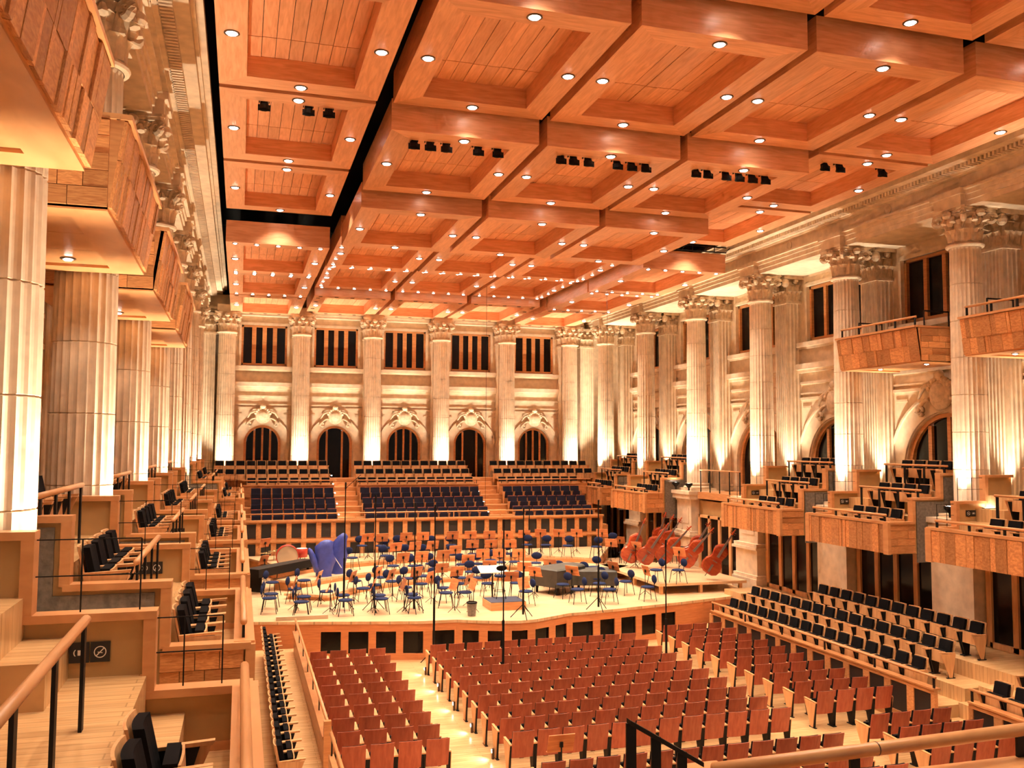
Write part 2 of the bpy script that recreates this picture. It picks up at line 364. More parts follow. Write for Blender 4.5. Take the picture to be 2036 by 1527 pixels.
def capital_mesh():
    mb = MB()
    mb.lathe([(.43, 0), (.50, .02), (.52, .06), (.50, .10), (.44, .12)], 32, cap=False)
    mb.lathe([(.42, .10), (.40, .3), (.42, .6), (.50, .85), (.58, .95)], 24)
    for k in range(8): leaf(mb, 2*PI*k/8, .43, .36, .36, .12, .13)
    for k in range(8): leaf(mb, 2*PI*(k+.5)/8, .45, .62, .36, .16, .15)
    for k in range(4):
        a = PI/4 + PI/2*k; ca, sa = cos(a), sin(a)
        sp = []
        for i in range(22):                       # corner volute, a spiral in the vertical plane of the diagonal
            t = i*.5; rr = .16*(1 - i/26)
            sp.append(((.68 - rr*cos(t))*ca, (.68 - rr*cos(t))*sa, .82 + rr*sin(t)))
        mb.tube(sp, [.075]*10 + [.06]*12, 6)
        mb.tube([(.44*ca, .44*sa, .55), (.5*ca, .5*sa, .74), (.58*ca, .58*sa, .9)], [.05, .06, .06], 6)
        mb.tube([(.60*cos(a+.5), .60*sin(a+.5), .70), (.56*cos(a+.5), .56*sin(a+.5), .86)], [.09, .05], 6)
        mb.tube([(.60*cos(a-.5), .60*sin(a-.5), .70), (.56*cos(a-.5), .56*sin(a-.5), .86)], [.09, .05], 6)
        b = a + PI/4; mb.ball((.60*cos(b), .60*sin(b), .93), (.14, .14, .12), 8, 5); mb.ball((.5*cos(b), .5*sin(b), .72), (.12, .12, .16), 8, 5)
    ab = []                                        # concave-sided abacus
    for k in range(4):
        a0 = PI/4 + PI/2*k; P0 = Vector((cos(a0), sin(a0)))*.86; P1 = Vector((cos(a0+PI/2), sin(a0+PI/2)))*.86
        t = (P1-P0).normalized()
        for q in range(7):
            u = q/6; p = P0.lerp(P1, .05 + .9*u); nrm = Vector((cos(a0+PI/4), sin(a0+PI/4)))
            ab.append(tuple(p - nrm*.10*sin(PI*u)))
    mb.prism(ab, .97, 1.04, 'z'); mb.prism([(x*1.05, y*1.05) for x, y in ab], 1.04, 1.10, 'z')
    return mb.mesh('capital', M['stoned'], False)
ME_SHAFT = fluted(.47, .415, 5.07, NECK).mesh('shaft', M['stone'])
ME_CAP = capital_mesh()
b = MB(); b.box(-.62, .62, -.62, .62, 4.75, 4.86)
b.lathe([(.60, 4.86), (.63, 4.9), (.60, 4.95), (.53, 4.97), (.52, 5.0), (.56, 5.03), (.55, 5.07), (.49, 5.08)], 32)
ME_BASE = b.mesh('base', M['stone'], False)
def pilaster_mesh(w, dep):
    "plan: fluted square pier, centre at 0, flutes on all sides"
    def side(x0, y0, x1, y1, n):
        out = []; d = Vector((x1-x0, y1-y0)); L = d.length; d /= L; nn = Vector((-d.y, d.x)); m = .05
        for i in range(n):
            s0 = m + (L-2*m)*(i+.12)/n; s1 = m + (L-2*m)*(i+.88)/n
            for s, q in ((s0, 0), (s0+(s1-s0)*.25, .028), (s0+(s1-s0)*.75, .028), (s1, 0)):
                out.append((x0+d.x*s+nn.x*q, y0+d.y*s+nn.y*q))
        return [(x0, y0)] + out
    a, c = w/2, dep/2
    pl = side(-a, -c, a, -c, 6) + side(a, -c, a, c, 4) + side(a, c, -a, c, 6) + side(-a, c, -a, -c, 4)
    mb = MB().prism(pl, 5.05, NECK, 'z')
    mb.box(-a-.08, a+.08, -c-.08, c+.08, 4.75, 5.05)
    return mb.mesh('shaft', M['stone'])
ME_PIL = pilaster_mesh(.85, .75)
def pil_cap():
    mb = MB(); a, c = .425, .375
    mb.box(-a-.06, a+.06, -c-.06, c+.06, 0, .10); mb.box(-a, a, -c, c, .1, .97)
    for tier, (z0, h, n) in enumerate(((.12, .36, 3), (.16, .62, 2))):
        for sgn in (-1, 1):
            for i in range(n):
                u = (i+.5)/n*2-1
                for nm in (0, 1):
                    t = MB(); leaf(t, PI/2, .43, h, .34, z0, .14)
                    for v in range(len(t.v)):
                        x, y, z = t.v[v]; y -= .43
                        t.v[v] = (x + u*a*.9, (c+y)*sgn, z) if nm == 0 else ((a+y)*sgn, x + u*c*.9, z)
                    mb.add(t.v, t.f)
    for sx in (-1, 1):
        for sy in (-1, 1):
            mb.ball((sx*(a+.12), sy*(c+.12), .80), (.15, .15, .18), 8, 6)
        mb.ball((sx*(a+.08), 0, .90), .12, 8, 5); mb.ball((0, sx*(c+.08), .90), .12, 8, 5)
    mb.box(-a-.2, a+.2, -c-.2, c+.2, .97, 1.1)
    return mb.mesh('capital', M['stoned'])
ME_PCAP = pil_cap()
def pedestal_mesh(plainp):
    b = MB()
    if plainp: b.box(-.78, .95, -.78, .78, 1.41, 4.4)
    else:
        b.box(-.9, .95, -.9, .9, 1.21, 1.65); b.box(-.86, .95, -.86, .86, 1.65, 1.78); b.box(-.78, .95, -.78, .78, 1.78, 2.75)
        b.box(-.9, .95, -.9, .9, 2.75, 2.85); b.box(-.84, .95, -.84, .84, 2.85, 2.98); b.box(-.68, .95, -.68, .68, 2.98, 4.3)
        b.box(-.45, .75, -.70, .70, 3.3, 4.0); b.box(-.70, .7, -.45, .45, 3.3, 4.0)
        b.box(-.72, .95, -.72, .72, 4.3, 4.4)
    b.box(-.86, .95, -.86, .86, 4.4, 4.6); b.box(-.92, .95, -.92, .92, 4.6, 4.75)
    return b.mesh('pedestal', M['stone'])
ME_PED, ME_PEDP = pedestal_mesh(False), pedestal_mesh(True)
def column(x, y, label, group, rot=0, ped=None, top=0):
    t = thing('stone_column', label, 'column', (x, y, 0), rot, group)
    link('shaft', ME_SHAFT, t); link('base', ME_BASE, t); link('capital', ME_CAP, t, (0, 0, NECK))
    if ped: link('pedestal', ped, t)
    return t
def pilaster(x, y, rot, wall):
    t = link('pilaster_shaft', ME_PIL, wall, (x, y, 0), rot); link('pilaster_capital', ME_PCAP, t, (0, 0, NECK))
def uplight(x, y, z, lean, w=P_UP, ang=56):
    spot('column_floodlight_beam', (x, y, z), (lean[0], lean[1], 1), w, ang, (1.0, .88, .66), .06, 1.0)
for i in range(6):
    column(3.8*i, 0, 'fluted stone column on the back wall, %s from the left' % ORD[i], 'columns of the back wall')
    pilaster(3.8*i, .72, 0, wback)
    uplight(3.8*i-.25, -1.0, 5.0, (.03, .13), P_UP*.85, 84); uplight(3.8*i+.25, -1.0, 5.0, (-.03, .13), P_UP*.85, 84); uplight(3.8*i+1.9, -.6, 5.2, (0, .06), P_UP*.25)
for k in range(7):
    column(XR, YRC[k], 'fluted stone column of the right wall, %s from the back corner' % ORD[k], 'columns of the right wall', 0, ME_PED if k < 4 else ME_PEDP)
    pilaster(22.0, YRC[k], PI/2, wright)
    uplight(XR-.82, YRC[k]-.25, 4.95, (.08, .02)); uplight(XR-.55, YRC[k]-.95, 4.95, (.07, .12), P_UP*.6); uplight(21.35, YRC[k]-.75, 5.0, (.05, .1), P_UP*.5)
for k in range(8):
    column(XL, YLC[k], 'fluted stone column of the left wall, %s from the back corner' % ORD[k], 'columns of the left wall', PI, ME_PEDP)
    pilaster(-2.8, YLC[k], -PI/2, wleft)
    uplight(XL+.80, YLC[k]-.2, 4.95, (-.07, .02), P_UP*.75, 54)
pilaster(-1.0, .7, 0, wback); pilaster(20.2, .7, 0, wback)

# ------------------------------------------------------------------ ceiling panels
ROWS = [(-5.95+.0, .15), (-11.7, -6.2), (-17.6, -11.9), (-23.25, -17.95), (-28.7, -23.5), (-34.15, -28.9), (-39.6, -34.4), (-45.0, -39.8)]   # from the back wall
ZP = [  # bottom height of panel [row][column]
    [13.6, 13.75, 13.75, 13.75, 13.6], [13.6, 14.1, 14.1, 14.1, 13.6], [13.55, 14.0, 14.0, 14.0, 13.6], [14.6, 13.6, 13.6, 13.6, 14.6],
    [14.6, 14.05, 14.05, 14.05, 14.6], [14.6, 14.6, 14.6, 14.6, 14.6], [14.6, 15.2, 15.2, 15.2, 15.2], [14.6, 15.7, 15.7, 15.7, 15.2]]
COLS = [(.15, 3.6), (3.97, 7.58), (7.79, 11.38), (11.59, 15.18), (15.5, 19.05)]
TH, BW, RD = .74, .58, .46
b = MB(); b.lathe([(.145, .03), (.15, -.012), (.12, -.02), (.105, .0), (.10, .05)], 20, cap=False); ME_DL = b.mesh('downlight', M['trim'])
b = MB(); b.lathe([(.105, -.012), (.09, -.03), (.05, -.042), (0, -.045)], 16, cap=False); ME_LAMP = b.mesh('lamp', M['lamp'])
b = MB(); b.lathe([(.10, .03), (.105, -.01), (.07, -.015), (.065, .04)], 14, cap=False); ME_DL2 = b.mesh('downlight', M['trim'])
b = MB(); b.lathe([(.066, -.012), (.05, -.03), (0, -.04)], 12, cap=False); ME_LAMP2 = b.mesh('lamp', M['lamp'])
CN = ['leftmost', 'second', 'third', 'fourth', 'rightmost']
panels = {}
for r, (y0, y1) in enumerate(ROWS):
    for c, (x0, x1) in enumerate(COLS):
        z = ZP[r][c]; xm, ym = (x0+x1)/2, (y0+y1)/2; hx, hy = (x1-x0)/2, (y1-y0)/2
        t = thing('ceiling_panel', 'coffered wooden ceiling panel, %s column, %s row from the back wall' % (CN[c], ORD[r]), 'ceiling panel', (xm, ym, z), 0, 'coffered ceiling panels')
        panels[r, c] = t
        for q in (-1, 1):                       # mitred frame boards
            MB().prism([(q*hx, -hy), (q*hx, hy), (q*(hx-BW), hy-BW), (q*(hx-BW), -hy+BW)], 0, TH, 'z').build('frame_beam', M['ceil'], t)
            MB().prism([(-hx, q*hy), (hx, q*hy), (hx-BW, q*(hy-BW)), (-hx+BW, q*(hy-BW))], 0, TH, 'z').build('frame_beam', M['ceilx'], t)
        n = 8; wx = (hx-BW)*2/n; cut = hy-BW-1.0
        for i in range(n):
            a, e = -hx+BW+i*wx, -hx+BW+(i+1)*wx; dz = random.uniform(0, .015)
            MB().box(a+.006, e-.006, -hy+BW, cut-.012, RD+dz, RD+.05).build('plank', M['ceil'], t)
            MB().box(a+.006, e-.006, cut+.012, hy-BW, RD+dz, RD+.05).build('plank', M['ceil'], t)
        MB().box(-hx+BW, hx-BW, -hy+BW, hy-BW, RD+.05, RD+.08).build('backing_board', M['void'], t)
        bm = BW/2
        if r >= 3:
            pts = [(0, -hy+bm), (0, hy-bm), (-hx+bm, 0), (hx-bm, 0)]
            for x, y in pts:
                dl = link('downlight', ME_DL, t, (x, y, 0)); link('lamp', ME_LAMP, dl)
                spot('downlight_beam', (xm+x, ym+y, z-.05), (0, 0, -1), P_DOWN, 110, WARM, .1, .8)
        else:
            pts = [(-hx+bm, 0), (hx-bm, 0)]
            for x, y in pts:
                dl = link('downlight', ME_DL, t, (x, y, 0)); link('lamp', ME_LAMP, dl)
            for i in range(5):
                x = -hx + .3 + (2*hx-.6)*i/4
                for y in (-hy+.2, hy-.2):
                    dl = link('downlight', ME_DL2, t, (x, y, 0)); link('lamp', ME_LAMP2, dl) if r else None
            if c in (1, 3):
                q = -1 if c == 1 else 1
                for i in range(5):
                    y = -hy + .7 + (2*hy-1.4)*i/4
                    if abs(y) > .3:
                        dl = link('downlight', ME_DL2, t, (q*(hx-.22), y, 0)); link('lamp', ME_LAMP2, dl) if r else None
            if r:
                for x in (-hx*.55, hx*.55):
                    for y in (-hy+.25, hy-.25): spot('stage_light_beam', (xm+x, ym+y, z-.05), (0, -.08, -1), P_STAGE, 95, (1.0, .84, .64), .1, .8)
            else:
                for x in (-hx*.5, hx*.5): spot('stage_light_beam', (xm+x, ym, z-.05), (0, -.3, -1), P_STAGE*.6, 95, (1.0, .84, .64), .1, .8)
# black spotlights hanging on bars below the coffers
b = MB(); b.tube([(0, 0, .12), (0, -.10, -.16)], [.075, .10], 10); b.box(-.12, -.10, -.03, .03, -.06, .2); b.box(.10, .12, -.03, .03, -.06, .2); b.box(-.12, .12, -.03, .03, .18, .22)
ME_SPB = b.mesh('yoke', M['metal'])
b = MB(); b.lathe([(.105, -.0), (.13, -.10)], 10, (0, -.12, -.16), cap=False); b.box(-.14, .14, -.16, -.14, -.3, -.16); ME_SPS = b.mesh('barn_door', M['metal'])
for r, c, xs, lab in ((4, 0, (-.75, .25, .72), 'leftmost column'), (4, 1, (-1.15, -.75, -.35, .45, .95), 'second column'), (4, 2, (-1.2, -.85, -.45, .35, .75, 1.15), 'third column'),
                   (4, 3, (-1.2, -.85, -.3, .1, .5, .9), 'fourth column'), (4, 4, (-1.1, -.6, .8), 'rightmost column')):
    p = panels[r, c]; y0 = ROWS[r][0] + BW + .22
    for i, x in enumerate(xs):
        t = thing('stage_spotlight', 'black hanging spotlight, %s from the left, under the %s of ceiling panels' % (ORD[i], lab), 'spotlight', (p.location.x+x, y0, p.location.z+.10), 0, 'spotlights under the ceiling coffers')
        link('yoke', ME_SPB, t); link('barn_door', ME_SPS, t)
    tag(MB().tube([(p.location.x-1.3, y0, p.location.z+.36), (p.location.x+1.3, y0, p.location.z+.36)], .03, 6).build('lighting_bar', M['metal']), 'black lighting bar across the coffer, %s, holding spotlights' % lab, 'bar', 'lighting bars')
# hanging cables
for x, y, z0, z1, lab in ((*px(967, 700, y=-9)[:2], 3.8, 14.1, 'third'), (*px(1207, 600, y=-12)[:2], 6.0, 14.0, 'fourth')):
    tag(MB().tube([(x, y, z0), (x, y, z1)], .008, 5).build('hanging_cable', M['metal']), 'thin black cable hanging from the %s column of ceiling panels' % lab, 'cable', 'hanging cables')

# ------------------------------------------------------------------ auditorium chair (faces +Y, origin on the floor)
def curved_panel(w, z0, z1, y0, y1, th, bow, nu=6):
    mb = MB(); o = []
    for f in (0, th):
        for z, y in ((z0, y0), (z1, y1)):
            for i in range(nu+1):
                u = i/nu*2-1; o.append((u*w/2, y - bow*(1-u*u) + f, z))
    n = nu+1; fs = []
    for i in range(nu):
        fs += [(i, i+1, n+i+1, n+i), (2*n+i, 2*n+i+1, 3*n+i+1, 3*n+i), (n+i, n+i+1, 3*n+i+1, 3*n+i), (i, i+1, 2*n+i+1, 2*n+i)]
    fs += [(0, n, 3*n, 2*n), (nu, n+nu, 3*n+nu, 2*n+nu)]
    return mb.add(o, fs)
CH = {}
CH['back'] = curved_panel(.462, .34, .90, -.15, -.27, .022, .03).mesh('backrest', M['seatw'])
CH['padn'] = curved_panel(.385, .44, .885, -.125, -.225, .07, .02).mesh('back_cushion', M['black'])
CH['backl'] = curved_panel(.47, .34, .90, -.15, -.27, .022, .03).mesh('backrest', M['seatl'])
CH['pad'] = curved_panel(.43, .40, .88, -.125, -.225, .06, .02).mesh('back_cushion', M['black'])
CH['seat'] = MB().hexa([(-.22, -.02, .40), (.22, -.02, .40), (.22, .07, .40), (-.22, .07, .40)], [(-.22, -.04, .66), (.22, -.04, .66), (.22, .05, .66), (-.22, .05, .66)]).mesh('seat_cushion', M['black'])
CH['shell'] = curved_panel(.45, .36, .65, .075, .055, .018, -.01, 4).mesh('seat_shell', M['seatl'])
CH['arm'] = MB().hexa([(-.022, -.20, .60), (.022, -.20, .60), (.022, .26, .62), (-.022, .26, .62)], [(-.026, -.20, .625), (.026, -.20, .625), (.026, .27, .65), (-.026, .27, .65)]).mesh('armrest', M['seatl'])
CH['leg'] = MB().hexa([(-.018, -.13, 0), (.018, -.13, 0), (.018, -.01, 0), (-.018, -.01, 0)], [(-.018, -.19, .60), (.018, -.19, .60), (.018, .17, .61), (-.018, .17, .61)]).box(-.03, .03, -.17, .06, 0, .02).mesh('leg', M['metal'])
CH['side'] = MB().hexa([(-.008, -.09, .02), (.008, -.09, .02), (.008, .0, .02), (-.008, .0, .02)], [(-.008, -.20, .60), (.008, -.20, .60), (.008, .25, .61), (-.008, .25, .61)]).mesh('side_panel', M['seatl'])
CH['pads'] = curved_panel(.46, .36, .88, -.125, -.225, .06, .02).mesh('back_cushion', M['navy'])
CH['seats'] = MB().hexa([(-.22, -.02, .30), (.22, -.02, .30), (.22, .07, .30), (-.22, .07, .30)], [(-.22, -.04, .62), (.22, -.04, .62), (.22, .05, .62), (-.22, .05, .62)]).mesh('seat_cushion', M['navy'])
def chair(kind, loc, rotz, label, group, endl=False, endr=False, far=False, navy=False):
    t = thing(kind, label, 'chair', loc, rotz, group)
    lt = kind in ('terrace_chair', 'box_chair', 'balcony_chair') or (kind == 'choir_chair' and not navy)
    link('backrest', CH['backl' if lt else 'back'], t); link('back_cushion', CH['pads'] if navy else CH['padn' if lt else 'pad'], t); link('seat_cushion', CH['seats'] if navy else CH['seat'], t)
    if not navy: link('seat_shell', CH['shell'], t)
    for q in (-1, 1):
        link('armrest', CH['arm'], t, (q*.255, 0, 0))
        if not far: link('leg', CH['leg'], t, (q*.255, 0, 0))
        else: link('side_panel', CH['side'], t, (q*.255, 0, 0))
        if not far and ((q < 0 and endl) or (q > 0 and endr)): link('side_panel', CH['side'], t, (q*.28, 0, 0))
    return t
# parterre blocks
RY = lambda i: -22.45 - .93*i
def pos(i, n):
    return ORD[i] if i < n-1 else 'last'
for i in range(13):
    y = RY(i) - (.95 if i > 9 else 0)
    n = 12
    for j in range(n):
        chair('parterre_chair', (6.5 + .552*j, y, 0), 0, 'wooden-backed chair in the central parterre block, %s row from stage, %s from left aisle' % (ORD[i], ORD[j]), 'chairs of the central parterre block', j == 0, j == n-1)
    if i < 10:
        for j in range(4):
            chair('parterre_chair', (3.05 + .555*j, y, 0), 0, 'wooden-backed chair in the small left parterre block, %s row from stage, %s from rail' % (ORD[i], ORD[j]), 'chairs of the left parterre block', j == 0, j == 3)
for i in range(13):
    y = -21.6 - .92*i - (1.0 if i > 9 else 0)
    for j in range(4):
        chair('parterre_chair', (14.42 + .555*j, y, 0), 0, 'wooden-backed chair in the right parterre block, %s row from stage, %s from aisle steps' % (ORD[i], ORD[j]), 'chairs of the right parterre block', j == 0, j == 3)

for i in range(0, 10, 2):
    y = RY(i)-.05; t = thing('aisle_light', 'tiny glowing floor light by the central block aisle, %s from the stage' % ORD[i//2], 'aisle light', (6.16, y, 0), 0, 'aisle lights')
    MB().box(-.02, .03, -.03, .03, .0, .22).build('housing', M['trim'], t); MB().box(-.03, -.02, -.025, .025, .14, .2).build('lamp', M['lamp'], t)
    spot('aisle_light_beam', (6.08, y, .2), (-.8, 0, -.5), 14, 110, WARM, .03)
# ------------------------------------------------------------------ unit cube for planks
CUBE = {m: MB().box(-.5, .5, -.5, .5, -.5, .5).mesh('plank', M[m]) for m in ('plank', 'wood', 'seatw', 'stagew', 'grille')}
def cube(name, m, parent, x0, x1, y0, y1, z0, z1):
    o = link(name, CUBE[m], parent, ((x0+x1)/2, (y0+y1)/2, (z0+z1)/2)); o.scale = (abs(x1-x0), abs(y1-y0), abs(z1-z0)); return o
def planking(parent, xf, a0, a1, z0, z1, rows, d=.03):
    "irregular boards on a plane: xf(a, d0, d1) -> x0,x1,y0,y1"
    zz = [z0] + [z0 + (z1-z0)*(k + random.uniform(-.12, .12))/rows for k in range(1, rows)] + [z1]
    for k in range(rows):
        a = a0
        while a < a1-.02:
            w = random.choice((.10, .17, .25, .36)) if rows < 3 else random.choice((.25, .4, .6)); e = min(a+w, a1)
            if a1-e < .1: e = a1
            dd = d*random.uniform(.4, 1.5)
            x0, x1, y0, y1 = xf(a+.004, e-.004, dd)
            cube('plank', 'plank', parent, x0, x1, y0, y1, zz[k]+.004, zz[k+1]-.004); a = e

# ------------------------------------------------------------------ side terraces on the parterre
ter = tag(MB().box(16.72, 17.5, -31.2, -20.4, 0, .65).box(17.5, 18.4, -31.2, -19.6, 0, 1.0).box(18.4, 20.2, -44, -18.4, 0, 1.39).box(17.5, 18.4, -44, -32.2, 0, 1.0).box(16.72, 17.5, -44, -32.2, 0, .65)
    .box(16.9, 17.5, -32.2, -31.2, 0, .35).box(17.3, 18.0, -32.2, -31.2, 0, .7).box(17.9, 18.4, -32.2, -31.2, 0, 1.05).box(16.5, 17.5, -20.4, -19.6, 0, .4).box(17.1, 17.5, -20.4, -19.6, 0, .75).build('terrace_steps', M['floor']), 'pale wooden seating terrace rising in steps along the right side', 'terrace')
def low_wall(x, y0, y1, side, lab, cols=True):
    t = thing('terrace_parapet', lab, 'parapet', (0, 0, 0))
    MB().box(x-.05, x+.05, y0, y1, 0, .22).box(x-.05, x+.05, y0, y1, .92, 1.02).box(x-.08, x+.14, y0, y1, 1.02, 1.06).build('parapet_rail', M['wood'], t)
    n = max(1, round((y1-y0)/.82)); w = (y1-y0)/n
    for i in range(n):
        cube('dark_panel', 'grille', t, x-.02, x+.02, y0+w*i+.12, y0+w*(i+1)-.12, .22, .92)
        cube('stile', 'wood', t, x-.05, x+.05, y0+w*i-.12 + (.12 if i == 0 else 0), y0+w*i+.12, .22, .92)
    cube('stile', 'wood', t, x-.05, x+.05, y1-.12, y1, .22, .92)
    MB().tube([(x, y0, 1.32), (x, y1, 1.32)], .032, 10).build('handrail', M['woodh'], t, True)
    k = max(2, int((y1-y0)/1.8))
    for i in range(k+1):
        y = y0 + .06 + (y1-y0-.12)*i/k; MB().box(x-.012, x+.012, y-.03, y+.03, 1.05, 1.30).build('post', M['metal'], t)
low_wall(16.66, -31.2, -20.6, 1, 'low wooden parapet with dark panels and handrail along the right seating terrace')
low_wall(16.66, -43, -32.25, 1, 'low wooden parapet continuing nearer the camera beyond the terrace steps')
for row, (x, z, ys) in enumerate(((16.95, .65, [-21.3 - .588*i for i in range(16)]), (17.85, 1.0, [-21.2 - .59*i for i in range(16)]), (18.8, 1.4, [-23.7 - .58*i for i in range(12)]))):
    for i, y in enumerate(ys):
        chair('terrace_chair', (x, y, z), PI/2, 'black-cushioned chair on the right terrace, %s row up, %s from the stage' % (ORD[row], ORD[i]), 'chairs on the right terrace', i == len(ys)-1, i == 0)
for row, (x, z, n) in enumerate(((16.95, .65, 4), (17.85, 1.0, 4), (18.8, 1.4, 3))):
    for i in range(n):
        chair('terrace_chair', (x, -32.7 - .59*i - row*.2, z), PI/2, 'black-cushioned chair right of the terrace stairs, %s row up, %s from stairs' % (ORD[row], ORD[i]), 'chairs on the near right terrace', False, i == 0)
tag(MB().box(-1.2, 2.5, -44, -20.2, 0, .48).build('terrace_floor', M['floor']), 'pale wooden terrace floor along the left side below the boxes', 'terrace')
t = thing('terrace_parapet', 'low wooden parapet with handrail beside the left parterre block', 'parapet')
MB().box(2.48, 2.58, -31.0, -20.6, 0, 1.05).box(2.44, 2.62, -31.0, -20.6, 1.05, 1.1).build('parapet_rail', M['wood'], t)
MB().tube([(2.53, -31.0, 1.4), (2.53, -20.4, 1.4)], .035, 10).build('handrail', M['woodh'], t, True)
for i in range(7): MB().box(2.52, 2.54, -30.9+1.7*i, -30.82+1.7*i, 1.1, 1.38).build('post', M['metal'], t)
MB().box(2.46, 2.6, -31.12, -31.0, 0, 1.42).build('end_post', M['wood'], t)
t = thing('terrace_parapet', 'low wooden parapet at the bottom edge of the left parterre block', 'parapet')
MB().box(2.48, 2.58, -36, -31.9, 0, 1.05).build('parapet_rail', M['wood'], t); MB().tube([(2.53, -36, 1.4), (2.53, -31.8, 1.4)], .035, 10).build('handrail', M['woodh'], t, True)
MB().box(2.52, 2.54, -32.0, -31.92, 1.05, 1.38).build('post', M['metal'], t)
for i in range(20):
    chair('terrace_chair', (1.78, -21.3 - .56*i, .48), -PI/2, 'black-cushioned chair in the single row along the left terrace, %s' % (('%s from the stage' % ORD[i]) if i < 16 else ('%s from the near end' % ORD[19-i])), 'chairs on the left terrace', i == 0, i == 19)
struct('wall_side', MB().box(-1.35, -1.2, -44, -19, 0, 3.7), M['plaster'], label='tan plaster wall under the left boxes')

# ------------------------------------------------------------------ glazed doors under the right boxes
for k in range(6):
    y0, y1 = YRC[k+1]+.95, YRC[k]-.95; z0, z1 = (1.4 if YRC[k] < -17 else 1.15), 3.75
    NDOOR[0] += 1
    d = sempty('door_%d' % NDOOR[0], 'row of tall dark glass doors with pale wooden mullions')
    n = 4; w = (y1-y0)/n
    MB().box(20.25, 20.4, y0, y1, z1-.12, z1).box(20.25, 20.4, y0, y1, z0-.02, z0+.14).build('door_frame', M['seatl'], d)
    for i in range(n):
        MB().box(20.32, 20.35, y0+w*i+.09, y0+w*(i+1)-.09, z0+.1, z1-.1).build('pane', M['glass'], d)
    for i in range(n+1): MB().box(20.25, 20.4, y0+w*i-.09, y0+w*i+.09, z0, z1).build('mullion', M['seatl'], d)
struct('wall_upper', MB().box(20.42, 22.25, -44, .8, 3.75, 4.35), M['plaster'], label='tan wall above the dark doors')
